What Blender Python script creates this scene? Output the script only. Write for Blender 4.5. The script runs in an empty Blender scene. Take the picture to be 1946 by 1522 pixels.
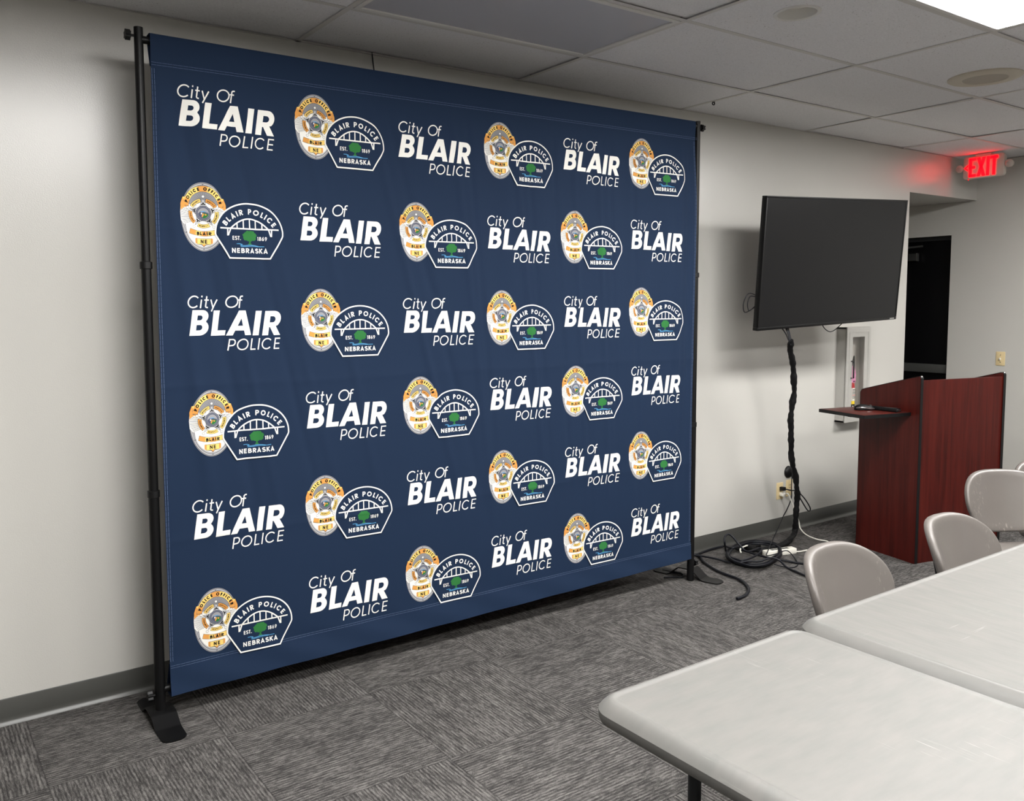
import bpy, bmesh, math, random
from mathutils import Vector, Matrix
SC = bpy.context.scene
COL = SC.collection
R = random.Random(7)
PI = math.pi

# ------------------------------------------------------------------ camera, world, exposure
CAM = Vector((-1.4909, -3.5214, 1.5809))
YAW, PIT, ROL, FPX, PPX, PPY = .9823, -.0763, -.0057, 1611.5, 862.8, 698.8
fw = Vector((math.cos(YAW) * math.cos(PIT), math.sin(YAW) * math.cos(PIT), math.sin(PIT)))
rt = fw.cross(Vector((0, 0, 1))).normalized()
up = rt.cross(fw)
rt, up = rt * math.cos(ROL) + up * math.sin(ROL), up * math.cos(ROL) - rt * math.sin(ROL)
cd = bpy.data.cameras.new('camera')
cam = bpy.data.objects.new('camera', cd)
COL.objects.link(cam)
m = Matrix((rt, up, -fw)).transposed().to_4x4()
m.translation = CAM
cam.matrix_world = m
cd.sensor_width = 36
cd.sensor_fit = 'HORIZONTAL'
cd.lens = FPX / 1946 * 36
cd.shift_x = (973 - PPX) / 1946
cd.shift_y = (PPY - 761) / 1946
cd.clip_start = .05
SC.camera = cam
w = bpy.data.worlds.new('world')
SC.world = w
w.use_nodes = True
w.node_tree.nodes['Background'].inputs[0].default_value = (.5, .5, .5, 1)
w.node_tree.nodes['Background'].inputs[1].default_value = .0
SC.view_settings.view_transform = 'Standard'
SC.view_settings.look = 'None'
SC.view_settings.gamma = 1
SC.view_settings.use_curve_mapping = False
SC.view_settings.exposure = 1.16
SC.cycles.use_denoising = True
SC.cycles.max_bounces = 8
SC.cycles.diffuse_bounces = 5
LAMP = 21.0            # emission of a lit ceiling panel
LAMP_COL = (1.0, .985, .962)

# ------------------------------------------------------------------ helpers
def tag(o, label=None, cat=None, group=None, kind=None):
    if label: o['label'] = label
    if cat: o['category'] = cat
    if group: o['group'] = group
    if kind: o['kind'] = kind
    return o

def thing(name, loc, label, cat, group=None, rz=0.0):
    o = bpy.data.objects.new(name, None)
    COL.objects.link(o)
    o.empty_display_size = .05
    o.location = loc
    o.rotation_euler = (0, 0, rz)
    return tag(o, label, cat, group)

def copy_tree(o, parent=None):
    c = o.copy()
    COL.objects.link(c)
    c.parent = parent
    for ch in [x for x in COL.objects if x.parent is o]:
        copy_tree(ch, c)
    return c

class MB:
    """collects shapes into one mesh"""
    def __init__(s): s.v, s.f, s.m = [], [], []
    def add(s, vs, fs, mi=0):
        b = len(s.v)
        s.v += [tuple(x) for x in vs]
        s.f += [tuple(i + b for i in f) for f in fs]
        s.m += [mi] * len(fs)
        return s
    def bm(s, bm, mi=0, M=None):
        bm.verts.index_update()
        vs = [(M @ v.co) if M else v.co.copy() for v in bm.verts]
        fs = [[v.index for v in f.verts] for f in bm.faces]
        bm.free()
        return s.add(vs, fs, mi)
    def box(s, lo, hi, mi=0, bev=0.0, seg=2, M=None):
        bm = bmesh.new()
        bmesh.ops.create_cube(bm, size=1)
        for v in bm.verts:
            v.co = Vector([(lo[k] + hi[k]) / 2 + v.co[k] * (hi[k] - lo[k]) for k in range(3)])
        if bev: bmesh.ops.bevel(bm, geom=bm.edges[:], offset=bev, segments=seg, affect='EDGES', profile=.5)
        return s.bm(bm, mi, M)
    def quad(s, a, b, c, d, mi=0): return s.add([a, b, c, d], [(0, 1, 2, 3)], mi)
    def prism(s, poly, axis, lo, hi, mi=0, M=None):
        """poly in the two other axes (kept in axis order), extruded along axis"""
        def P(p, h):
            q = list(p); q.insert(axis, h)
            return (M @ Vector(q)) if M else Vector(q)
        n = len(poly)
        vs = [P(p, lo) for p in poly] + [P(p, hi) for p in poly]
        fs = [tuple(range(n))[::-1], tuple(range(n, 2 * n))] + [(i, (i + 1) % n, n + (i + 1) % n, n + i) for i in range(n)]
        bm = bmesh.new()
        bv = [bm.verts.new(v) for v in vs]
        for f in fs: bm.faces.new([bv[i] for i in f])
        bmesh.ops.recalc_face_normals(bm, faces=bm.faces[:])
        return s.bm(bm, mi)
    def tube(s, pts, r, n=10, mi=0, cap=True, closed=False):
        pts = [Vector(p) for p in pts]
        N = len(pts)
        rr = r if isinstance(r, (list, tuple)) else [r] * N
        rings = []
        T0 = (pts[1] - pts[0]).normalized()
        a = T0.orthogonal().normalized()
        for i, p in enumerate(pts):
            if closed: T = (pts[(i + 1) % N] - pts[i - 1]).normalized()
            else: T = (pts[min(i + 1, N - 1)] - pts[max(i - 1, 0)]).normalized()
            a = (a - T * a.dot(T))
            a = a.normalized() if a.length > 1e-6 else T.orthogonal().normalized()
            b = T.cross(a)
            rings.append([p + (a * math.cos(2 * PI * k / n) + b * math.sin(2 * PI * k / n)) * rr[i] for k in range(n)])
        vs = [x for g in rings for x in g]
        fs = []
        for i in range(N if closed else N - 1):
            j = (i + 1) % N
            for k in range(n):
                fs.append((i * n + k, i * n + (k + 1) % n, j * n + (k + 1) % n, j * n + k))
        if cap and not closed:
            fs += [tuple(range(n))[::-1], tuple((N - 1) * n + k for k in range(n))]
        return s.add(vs, fs, mi)
    def lathe(s, prof, n=32, mi=0, M=None, cap=True):
        """prof: (radius, height) pairs about z"""
        vs, fs = [], []
        for (r, z) in prof:
            for k in range(n):
                q = Vector((r * math.cos(2 * PI * k / n), r * math.sin(2 * PI * k / n), z))
                vs.append((M @ q) if M else q)
        for i in range(len(prof) - 1):
            for k in range(n):
                fs.append((i * n + k, i * n + (k + 1) % n, (i + 1) * n + (k + 1) % n, (i + 1) * n + k))
        if cap:
            fs += [tuple(range(n))[::-1], tuple((len(prof) - 1) * n + k for k in range(n))]
        return s.add(vs, fs, mi)
    def build(s, name, mats, parent=None, smooth=35, loc=None):
        me = bpy.data.meshes.new(name)
        vs = s.v
        if loc is not None: vs = [Vector(v) - Vector(loc) for v in vs]
        me.from_pydata([tuple(v) for v in vs], [], s.f)
        if not isinstance(mats, (list, tuple)): mats = [mats]
        for x in mats: me.materials.append(x)
        me.polygons.foreach_set('material_index', s.m)
        if smooth:
            me.polygons.foreach_set('use_smooth', [True] * len(me.polygons))
            me.set_sharp_from_angle(angle=math.radians(smooth))
        me.update()
        o = bpy.data.objects.new(name, me)
        COL.objects.link(o)
        if parent: o.parent = parent
        elif loc is not None: o.location = loc
        return o

def wpart(name, mb, mats, root, smooth=35):
    """part of an unrotated thing, shapes given in room coordinates"""
    return mb.build(name, mats, root, smooth, loc=root.location)

def spline(pts, sub=6, closed=False):
    P = [Vector(p) for p in pts]
    n = len(P)
    out = []
    rng = range(n) if closed else range(n - 1)
    for i in rng:
        if closed: a, b, c, d = P[i - 1], P[i], P[(i + 1) % n], P[(i + 2) % n]
        else: a, b, c, d = P[max(i - 1, 0)], P[i], P[i + 1], P[min(i + 2, n - 1)]
        for k in range(sub):
            t = k / sub
            out.append(.5 * ((2 * b) + (c - a) * t + (2 * a - 5 * b + 4 * c - d) * t * t + (3 * b - a - 3 * c + d) * t ** 3))
    if not closed: out.append(P[-1])
    return out

def ray(x, y): return fw + rt * ((x - PPX) / FPX) - up * ((y - PPY) / FPX)
def on(x, y, ax, val):
    """the room point on the plane axis=val that the photograph shows at (x, y): used to survey the room"""
    d = ray(x, y)
    return CAM + d * ((val - CAM[ax]) / d[ax])

Z1 = 300 / 1946
def fl(x, y, z=.009): return on(1290 + x * Z1, 980 + y * Z1, 2, z)

# ------------------------------------------------------------------ materials
def lin(c):
    return tuple(((x / 255) / 12.92 if x / 255 <= .04045 else ((x / 255 + .055) / 1.055) ** 2.4) for x in c) + (1,)

def mat(name, rgb, rough=.5, metal=0.0, spec=.5, noise=0.0, nscale=8.0, bump=0.0, bscale=60.0, coat=0.0, sheen=0.0, emit=None, es=0.0):
    M = bpy.data.materials.new(name)
    M.use_nodes = True
    nt = M.node_tree
    b = nt.nodes['Principled BSDF']
    b.inputs['Base Color'].default_value = lin(rgb)
    b.inputs['Roughness'].default_value = rough
    b.inputs['Metallic'].default_value = metal
    b.inputs['Specular IOR Level'].default_value = spec
    b.inputs['Coat Weight'].default_value = coat
    if sheen: b.inputs['Sheen Weight'].default_value = sheen
    if emit:
        b.inputs['Emission Color'].default_value = lin(emit)
        b.inputs['Emission Strength'].default_value = es
    tc = nt.nodes.new('ShaderNodeTexCoord')
    n = nt.nodes.new('ShaderNodeTexNoise')
    n.inputs['Scale'].default_value = nscale
    n.inputs['Detail'].default_value = 5
    nt.links.new(tc.outputs['Object'], n.inputs['Vector'])
    mx = nt.nodes.new('ShaderNodeMix')
    mx.data_type = 'RGBA'
    k = max(noise, .015)
    mx.inputs[6].default_value = tuple(x * (1 - k) for x in lin(rgb)[:3]) + (1,)
    mx.inputs[7].default_value = tuple(min(1, x * (1 + k)) for x in lin(rgb)[:3]) + (1,)
    nt.links.new(n.outputs['Fac'], mx.inputs[0])
    nt.links.new(mx.outputs[2], b.inputs['Base Color'])
    if bump:
        n2 = nt.nodes.new('ShaderNodeTexNoise')
        n2.inputs['Scale'].default_value = bscale
        n2.inputs['Detail'].default_value = 3
        nt.links.new(tc.outputs['Object'], n2.inputs['Vector'])
        bp = nt.nodes.new('ShaderNodeBump')
        bp.inputs['Strength'].default_value = bump
        bp.inputs['Distance'].default_value = .002
        nt.links.new(n2.outputs['Fac'], bp.inputs['Height'])
        nt.links.new(bp.outputs['Normal'], b.inputs['Normal'])
    return M

class NT:
    def __init__(s, M): s.nt = M.node_tree; s.b = s.nt.nodes['Principled BSDF']
    def n(s, t, **kw):
        x = s.nt.nodes.new('ShaderNode' + t)
        for k, v in kw.items(): setattr(x, k, v)
        return x
    def l(s, a, b): s.nt.links.new(a, b)
    def math(s, op, a, b=None):
        x = s.n('Math', operation=op)
        for i, q in enumerate((a, b)):
            if q is None: continue
            if isinstance(q, (int, float)): x.inputs[i].default_value = q
            else: s.l(q, x.inputs[i])
        return x.outputs[0]
    def ramp(s, fac, stops):
        r = s.n('ValToRGB')
        e = r.color_ramp.elements
        while len(e) < len(stops): e.new(.5)
        for q, (p, c) in zip(e, stops): q.position = p; q.color = c
        s.l(fac, r.inputs[0])
        return r.outputs[0]

M_wall = mat('wall_paint', (201, 199, 193), .27, spec=.65, noise=.012, nscale=3, bump=.24, bscale=210)
M_tile = mat('ceiling_tile', (196, 191, 186), .9, spec=.1)
M_grid = mat('ceiling_grid_metal', (212, 209, 205), .5)
M_dark = mat('plenum_dark', (10, 10, 10), .9)
M_base = mat('cove_base_vinyl', (72, 72, 69), .36, noise=.03)
M_black = mat('black_powder_coat', (8, 8, 9), .45, spec=.3, bump=.05, bscale=400)
M_matte = mat('black_plastic', (8, 8, 9), .5, spec=.35)
M_steel = mat('dark_steel_tube', (46, 48, 50), .38, metal=.6)
M_chrome = mat('bright_metal', (190, 190, 190), .25, metal=1)
M_diff_off = mat('unlit_diffuser', (188, 188, 196), .35, bump=.1, bscale=300)
M_lampframe = mat('lamp_frame_white', (225, 223, 219), .45)
M_lit = mat('lit_diffuser', (250, 250, 250), .4, emit=(255, 255, 255), es=1)
b = M_lit.node_tree.nodes['Principled BSDF']
b.inputs['Emission Color'].default_value = LAMP_COL + (1,)
b.inputs['Emission Strength'].default_value = LAMP
M_ivory = mat('ivory_plastic', (226, 205, 158), .35)
M_white = mat('white_plastic', (225, 222, 212), .4)
M_spk = mat('speaker_beige', (208, 200, 183), .55)
M_spkg = mat('speaker_grille', (186, 178, 164), .7, bump=.5, bscale=900)
M_alu = mat('brushed_aluminium', (186, 184, 179), .38, metal=.25, noise=.04, nscale=40)
M_tvbody = mat('television_black', (6, 6, 7), .45, spec=.3)
M_screen = mat('television_screen', (15, 15, 17), .34, spec=.22)
M_door = mat('door_black', (3, 3, 5), .4, spec=.2)
M_doorframe = mat('door_frame_grey', (30, 31, 31), .5)
M_bar = mat('push_bar_grey', (70, 71, 69), .45, metal=.3)
M_chair = mat('chair_taupe_plastic', (97, 92, 88), .42, noise=.03, nscale=14, bump=.05, bscale=160)
M_cable = mat('cable_rubber', (9, 11, 19), .5, spec=.3)
M_sleeve = mat('braided_sleeve', (15, 15, 16), .7, spec=.2, bump=.9, bscale=190)
M_red = mat('extinguisher_red', (190, 25, 30), .3)
M_yellow = mat('label_yellow', (238, 205, 40), .5)
M_pink = mat('tag_pink', (240, 160, 200), .6)
M_signbody = mat('sign_housing', (205, 195, 184), .45)
M_led = mat('sign_red_light', (150, 8, 18), .4, emit=(255, 1, 9), es=2.6)
M_lens = mat('clear_lens', (196, 190, 182), .12)

# glass pane of the cabinet
M_glass = bpy.data.materials.new('cabinet_glass')
M_glass.use_nodes = True
q = NT(M_glass)
tr = q.n('BsdfTransparent'); tr.inputs[0].default_value = (.93, .92, .92, 1)
gl = q.n('BsdfGlossy'); gl.inputs['Roughness'].default_value = .05
ms = q.n('MixShader'); ms.inputs[0].default_value = .07
q.l(tr.outputs[0], ms.inputs[1]); q.l(gl.outputs[0], ms.inputs[2])
q.l(ms.outputs[0], q.nt.nodes['Material Output'].inputs['Surface'])

# ceiling tile: fine fissures and pin holes
q = NT(M_tile)
tc = q.n('TexCoord')
v1 = q.n('TexVoronoi'); v1.inputs['Scale'].default_value = 70
v1.inputs['Randomness'].default_value = 1
n1 = q.n('TexNoise'); n1.inputs['Scale'].default_value = 9; n1.inputs['Detail'].default_value = 3
n2 = q.n('TexNoise'); n2.inputs['Scale'].default_value = 120; n2.inputs['Detail'].default_value = 4
for x in (v1, n1, n2): q.l(tc.outputs['Object'], x.inputs['Vector'])
thr = q.math('MULTIPLY', n1.outputs['Fac'], .30)
pit = q.math('LESS_THAN', v1.outputs['Distance'], thr)
pit = q.math('MULTIPLY', pit, q.math('GREATER_THAN', n2.outputs['Fac'], .52))
mx = q.n('Mix', data_type='RGBA')
q.l(pit, mx.inputs[0])
sp = q.ramp(n2.outputs['Fac'], [(.3, lin((229, 228, 230))), (.7, lin((240, 239, 241)))])
q.l(sp, mx.inputs[6])
mx.inputs[7].default_value = lin((178, 175, 173))
q.l(mx.outputs[2], q.b.inputs['Base Color'])

# carpet tiles laid quarter turned
FX, FY, FT = -1.1204, -.5535, .5936
M_carpet = bpy.data.materials.new('carpet_tiles')
M_carpet.use_nodes = True
q = NT(M_carpet)
tc = q.n('TexCoord')
sx = q.n('SeparateXYZ'); q.l(tc.outputs['Object'], sx.inputs[0])
ux = q.math('DIVIDE', q.math('SUBTRACT', sx.outputs[0], FX), FT)
uy = q.math('DIVIDE', q.math('SUBTRACT', sx.outputs[1], FY), FT)
ix, iy = q.math('FLOOR', ux), q.math('FLOOR', uy)
par = q.math('PINGPONG', q.math('ADD', ix, iy), 1)           # 0 / 1 checker
fxx, fyy = q.math('FRACT', ux), q.math('FRACT', uy)
def sel(a, b): return q.math('ADD', q.math('MULTIPLY', a, q.math('SUBTRACT', 1, par)), q.math('MULTIPLY', b, par))
along, across = sel(fxx, fyy), sel(fyy, fxx)
wn = q.n('TexWhiteNoise', noise_dimensions='2D')
cb = q.n('CombineXYZ'); q.l(ix, cb.inputs[0]); q.l(iy, cb.inputs[1]); q.l(cb.outputs[0], wn.inputs['Vector'])
off = q.math('MULTIPLY', wn.outputs['Value'], 37)
def cnoise(ka, kc, det, rough=.6):
    c = q.n('CombineXYZ')
    q.l(q.math('ADD', q.math('MULTIPLY', along, ka), off), c.inputs[0])
    q.l(q.math('MULTIPLY', across, kc), c.inputs[1])
    q.l(off, c.inputs[2])
    n = q.n('TexNoise'); n.inputs['Scale'].default_value = 1; n.inputs['Detail'].default_value = det
    n.inputs['Roughness'].default_value = rough
    q.l(c.outputs[0], n.inputs['Vector'])
    return n.outputs['Fac']
streak = cnoise(11, 70, 1)            # long yarn lines
streak2 = cnoise(30, 100, 1)
patch = cnoise(4, 9, 2)
rib = q.math('ABSOLUTE', q.math('SINE', q.math('MULTIPLY', across, PI * 46)))
grain = q.n('TexNoise'); grain.inputs['Scale'].default_value = 420; grain.inputs['Detail'].default_value = 2
q.l(tc.outputs['Object'], grain.inputs['Vector'])
val = q.math('ADD', q.math('MULTIPLY', streak, .42), q.math('MULTIPLY', streak2, .34))
val = q.math('ADD', val, q.math('MULTIPLY', patch, .22))
val = q.math('ADD', val, q.math('MULTIPLY', grain.outputs['Fac'], .86))
val = q.math('ADD', val, q.math('MULTIPLY', rib, .15))
ed = q.math('MINIMUM', q.math('MINIMUM', fxx, q.math('SUBTRACT', 1, fxx)), q.math('MINIMUM', fyy, q.math('SUBTRACT', 1, fyy)))
seam = q.math('LESS_THAN', ed, .004)
val = q.math('SUBTRACT', val, q.math('MULTIPLY', seam, .06))
col = q.ramp(val, [(.70, lin((38, 36, 35))), (.96, lin((92, 88, 84))), (1.0, lin((104, 100, 95)))])
cr = [n for n in q.nt.nodes if n.bl_idname == 'ShaderNodeValToRGB'][-1]
e = cr.color_ramp.elements
e[0].position, e[0].color = .72, lin((32, 31, 31))
e[1].position, e[1].color = .93, lin((66, 64, 63))
e[2].position, e[2].color = 1.0, lin((122, 119, 116))
mr = q.n('MapRange'); mr.inputs[1].default_value = .62; mr.inputs[2].default_value = 1.36
q.l(val, mr.inputs[0])
e[0].position, e[1].position, e[2].position = .16, .5, .82
q.l(mr.outputs[0], cr.inputs[0])
q.l(col, q.b.inputs['Base Color'])
q.b.inputs['Roughness'].default_value = .95
q.b.inputs['Specular IOR Level'].default_value = .1
bp = q.n('Bump'); bp.inputs['Strength'].default_value = .5; bp.inputs['Distance'].default_value = .003
q.l(mr.outputs[0], bp.inputs['Height']); q.l(bp.outputs['Normal'], q.b.inputs['Normal'])

# mahogany laminate, grain along z
def wood(name, c0, c1, c2):
    M = bpy.data.materials.new(name); M.use_nodes = True
    q = NT(M)
    tc = q.n('TexCoord'); mp = q.n('Mapping'); mp.inputs['Scale'].default_value = (1, 1, .045)
    q.l(tc.outputs['Object'], mp.inputs[0])
    n = q.n('TexNoise'); n.inputs['Scale'].default_value = 34; n.inputs['Detail'].default_value = 7; n.inputs['Distortion'].default_value = .6
    n2 = q.n('TexNoise'); n2.inputs['Scale'].default_value = 190; n2.inputs['Detail'].default_value = 3
    for x in (n, n2): q.l(mp.outputs[0], x.inputs['Vector'])
    f = q.math('ADD', q.math('MULTIPLY', n.outputs['Fac'], .7), q.math('MULTIPLY', n2.outputs['Fac'], .3))
    q.l(q.ramp(f, [(.34, lin(c0)), (.5, lin(c1)), (.68, lin(c2))]), q.b.inputs['Base Color'])
    q.b.inputs['Roughness'].default_value = .38
    q.b.inputs['Specular IOR Level'].default_value = .2
    return M
M_wood = wood('mahogany_laminate', (48, 13, 10), (66, 18, 14), (76, 24, 18))
M_wood2 = wood('mahogany_shelf', (58, 20, 17), (72, 26, 21), (82, 32, 26))

# folding table top: mottled, faintly streaked
M_table = bpy.data.materials.new('table_grey_plastic'); M_table.use_nodes = True
q = NT(M_table)
tc = q.n('TexCoord'); mp = q.n('Mapping'); mp.inputs['Scale'].default_value = (5, 1.6, 1); mp.inputs['Rotation'].default_value = (0, 0, .5)
q.l(tc.outputs['Object'], mp.inputs[0])
n = q.n('TexNoise'); n.inputs['Scale'].default_value = 6.0; n.inputs['Detail'].default_value = 6
q.l(mp.outputs[0], n.inputs['Vector'])
q.l(q.ramp(n.outputs['Fac'], [(.3, lin((100, 100, 97))), (.7, lin((108, 106, 103)))]), q.b.inputs['Base Color'])
mp2 = q.n('Mapping'); mp2.inputs['Scale'].default_value = (60, 7, 1); mp2.inputs['Rotation'].default_value = (0, 0, 1.0)
q.l(tc.outputs['Object'], mp2.inputs[0])
n2 = q.n('TexNoise'); n2.inputs['Scale'].default_value = 1.5; n2.inputs['Detail'].default_value = 5
q.l(mp2.outputs[0], n2.inputs['Vector'])
q.l(q.ramp(n2.outputs['Fac'], [(.3, (.47, .47, .47, 1)), (.72, (.53, .53, .53, 1))]), q.b.inputs['Roughness'])
q.b.inputs['Specular IOR Level'].default_value = .4

def scuff(M, scale, rot, lo, hi, mask_scale, mask_lo, rgb, amount):
    q = NT(M)
    src = q.b.inputs['Base Color'].links[0].from_socket
    tc = q.n('TexCoord'); mp = q.n('Mapping')
    mp.inputs['Scale'].default_value = scale; mp.inputs['Rotation'].default_value = (0, 0, rot)
    q.l(tc.outputs['Object'], mp.inputs[0])
    n = q.n('TexNoise'); n.inputs['Scale'].default_value = 1; n.inputs['Detail'].default_value = 2
    q.l(mp.outputs[0], n.inputs['Vector'])
    k = q.n('TexNoise'); k.inputs['Scale'].default_value = mask_scale; k.inputs['Detail'].default_value = 2
    q.l(tc.outputs['Object'], k.inputs['Vector'])
    f = q.math('MULTIPLY', q.ramp(n.outputs['Fac'], [(lo, (0, 0, 0, 1)), (hi, (1, 1, 1, 1))]), q.ramp(k.outputs['Fac'], [(mask_lo, (0, 0, 0, 1)), (mask_lo + .12, (1, 1, 1, 1))]))
    f = q.math('MULTIPLY', f, amount)
    mx = q.n('Mix', data_type='RGBA')
    q.l(f, mx.inputs[0]); q.l(src, mx.inputs[6]); mx.inputs[7].default_value = lin(rgb)
    q.l(mx.outputs[2], q.b.inputs['Base Color'])
scuff(M_chair, (130, 130, 22), 0, .58, .68, 7, .50, (150, 143, 136), .55)
scuff(M_table, (7, 190, 1), .55, .66, .74, 4, .54, (165, 164, 158), .5)

# backdrop inks, all woven cloth
def cloth(name, rgb):
    return mat(name, rgb, .75, spec=.12, noise=.03, nscale=900)
INK = [cloth('cloth_navy', (27, 42, 65)), cloth('ink_white', (236, 234, 228)), cloth('ink_silver', (152, 152, 155)), cloth('ink_grey', (92, 92, 98)),
       cloth('ink_gold', (240, 204, 116)), cloth('ink_orange', (216, 152, 78)), cloth('ink_black', (18, 18, 20)), cloth('ink_green', (48, 112, 58)),
       cloth('ink_blue', (92, 158, 205)), cloth('ink_pale', (204, 204, 205)), cloth('ink_slate', (78, 84, 104)), cloth('thread_pale', (96, 111, 140))]
NAVY, WHT, SIL, GRY, GLD, ORG, BLK, GRN, BLU, PAL, SLT, THR = range(12)
M_banner_back = INK[0]

# ------------------------------------------------------------------ room shell
H = 2.719
XE = 6.099                 # far wall
XL, YF = -4.4, -7.2        # walls behind the camera
OPX, OPZ = 5.058, 2.406    # opening in the long wall
TWL = .13
def struct(name, mb, m, smooth=0):
    return tag(mb.build(name, m, None, smooth), kind='structure')

f = MB().quad((XL, YF, 0), (XE, YF, 0), (XE, 1.5, 0), (XL, 1.5, 0))
f.box((XL, YF, -.05), (XE, 1.5, -.002))
struct('floor', f, M_carpet)
wl = MB()
wl.box((XL, 0, 0), (OPX, TWL, H + .1))
wl.box((OPX, 0, OPZ), (XE, TWL, H + .1))
struct('wall_left', wl, M_wall)
DY0, DY1, DZ = .190, 1.105, 2.133
wb = MB()
wb.box((XE, YF, 0), (XE + .14, DY0, H + .1))
wb.box((XE, DY0, DZ), (XE + .14, DY1, H + .1))
wb.box((XE, DY1, 0), (XE + .14, 1.5, H + .1))
struct('wall_back', wb, M_wall)
struct('wall_passage', MB().box((OPX - .1, 1.5, 0), (XE + .14, 1.6, H + .1)), M_wall)
struct('wall_passage_side', MB().box((OPX - .1, TWL, 0), (OPX, 1.5, H + .1)), M_wall)
struct('ceiling_passage', MB().box((OPX, TWL, OPZ), (XE, 1.5, OPZ + .05)), M_wall)
struct('wall_right', MB().box((XL, YF - .1, 0), (XE + .14, YF, H + .1)), M_wall)
struct('wall_front', MB().box((XL - .1, YF, 0), (XL, TWL, H + .1)), M_wall)

# vinyl cove base
def cove(name, pts):
    prof = [(0, 0), (.016, 0), (.0145, .004), (.008, .009), (.0045, .017), (.0035, .03), (.0035, .098), (.0015, .1016), (0, .1016)]
    mb = MB()
    for (a, b, nrm) in pts:
        a, b, nrm = Vector(a), Vector(b), Vector(nrm)
        n = len(prof)
        vs = [a + nrm * p[0] + Vector((0, 0, p[1])) for p in prof] + [b + nrm * p[0] + Vector((0, 0, p[1])) for p in prof]
        mb.add(vs, [(i, i + 1, n + i + 1, n + i) for i in range(n - 1)])
    struct(name, mb, M_base, 50)
cove('baseboard_left', [((XL, 0, 0), (OPX, 0, 0), (0, -1, 0))])
cove('baseboard_back', [((XE, YF, 0), (XE, DY0 - .002, 0), (-1, 0, 0))])

# ceiling: lay-in tiles and their grid
GX, GY, TX, TY = .0487, -.4935, 1.2165, .6096
BAR = .024
OFFP, LITS = (0, 0), []
lamp_cells = {(0, 0): False, (1, 2): True, (-1, 2): True, (3, 2): True, (-1, 5): True, (1, 5): True}
CAN = on(1515, 24, 2, H)
SPK = on(1872, 146, 2, H)
tl = MB()
grid = MB()
xs = [GX + i * TX for i in range(-4, 6)]
ys = [GY - j * TY for j in range(-1, 16)]
def rect_hole(mb, x0, x1, y0, y1, cx, cy, r, z):
    n = 48
    def edge(a):
        dx, dy = math.cos(a), math.sin(a)
        t = min(((x1 - cx) / dx if dx > 1e-9 else 1e9), ((x0 - cx) / dx if dx < -1e-9 else 1e9),
                ((y1 - cy) / dy if dy > 1e-9 else 1e9), ((y0 - cy) / dy if dy < -1e-9 else 1e9))
        return (cx + dx * t, cy + dy * t, z)
    an = sorted([2 * PI * k / n for k in range(n)] + [math.atan2(y - cy, x - cx) % (2 * PI) for x in (x0, x1) for y in (y0, y1)])
    N = len(an)
    vs = [(cx + r * math.cos(a), cy + r * math.sin(a), z) for a in an] + [edge(a) for a in an]
    mb.add(vs, [(k, N + k, N + (k + 1) % N, (k + 1) % N) for k in range(N)])
for i in range(-4, 5):
    for j in range(-1, 15):
        x0, x1 = GX + i * TX, GX + (i + 1) * TX
        y1 = min(GY - j * TY, 0)
        y0 = GY - (j + 1) * TY
        x0, x1, y0 = max(x0, XL), min(x1, XE), max(y0, YF)
        if x1 - x0 < .05 or y1 - y0 < .05: continue
        if (i, j) in lamp_cells: continue
        h = BAR / 2 - .008
        a0, a1, b0, b1 = x0 + h, x1 - h, y0 + h, y1 - h
        hole = None
        for P, r in ((CAN, .078), (SPK, .12)):
            if a0 < P.x < a1 and b0 < P.y < b1: hole = (P, r)
        if hole: rect_hole(tl, a0, a1, b0, b1, hole[0].x, hole[0].y, hole[1], H)
        lift = [0.0 if hole else R.choice((0, .0005, .001, .003, .005, .007)) for _ in range(4)]
        c4_ = [(a0, b0, H + lift[0]), (a0, b1, H + lift[1]), (a1, b1, H + lift[2]), (a1, b0, H + lift[3])]
        if not hole: tl.quad(*c4_)
        for k in range(4):
            p, s2 = c4_[k], c4_[(k + 1) % 4]
            tl.quad(p, s2, (s2[0], s2[1], H + .02), (p[0], p[1], H + .02))
struct('ceiling', tl, M_tile)
zb = H - .0022
for x in xs:
    if XL < x < XE: grid.box((x - BAR / 2, YF, zb), (x + BAR / 2, 0, zb + .001))
for y in ys:
    if YF < y < 0: grid.box((XL, y - BAR / 2, zb + .0004), (XE, y + BAR / 2, zb + .0014))
grid.box((XL, -BAR / 2 - .004, zb), (XE, 0, zb + .001))
grid.box((XE - BAR / 2 - .004, YF, zb), (XE, 0, zb + .001))
struct('ceiling_grid', grid, M_grid)
struct('ceiling_plenum', MB().box((XL, YF, H + .16), (XE, TWL, H + .2)), M_dark)

def ceiling_light(i, j, lit, label):
    x0, y1 = GX + i * TX, GY - j * TY
    x1, y0 = x0 + TX, y1 - TY
    t = thing('ceiling_light', ((x0 + x1) / 2, (y0 + y1) / 2, H), label, 'ceiling light', None)
    h = BAR / 2 + .002
    fr = MB()
    a0, a1, b0, b1 = x0 + h, x1 - h, y0 + h, y1 - h
    k = .022
    for lo, hi in (((a0, b0), (a1, b0 + k)), ((a0, b1 - k), (a1, b1)), ((a0, b0 + k), (a0 + k, b1 - k)), ((a1 - k, b0 + k), (a1, b1 - k))):
        fr.box((lo[0], lo[1], H - .005), (hi[0], hi[1], H + .05), bev=.002, seg=1)
    wpart('frame', fr, M_lampframe, t)
    wpart('diffuser', MB().box((a0 + k, b0 + k, H + .001), (a1 - k, b1 - k, H + .006)), M_lit if lit else M_diff_off, t, 0)
LB = {(0, 0): 'unlit grey two-by-four ceiling light panel above the blue backdrop',
      (1, 2): 'bright lit ceiling light panel at the top right above the far table',
      (-1, 2): 'lit ceiling light panel overhead, left of the nearest table',
      (3, 2): 'lit ceiling light panel overhead at the lectern, just outside the frame',
      (-1, 5): 'lit ceiling light panel behind the camera on the left',
      (1, 5): 'lit ceiling light panel behind the camera on the right'}
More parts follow.
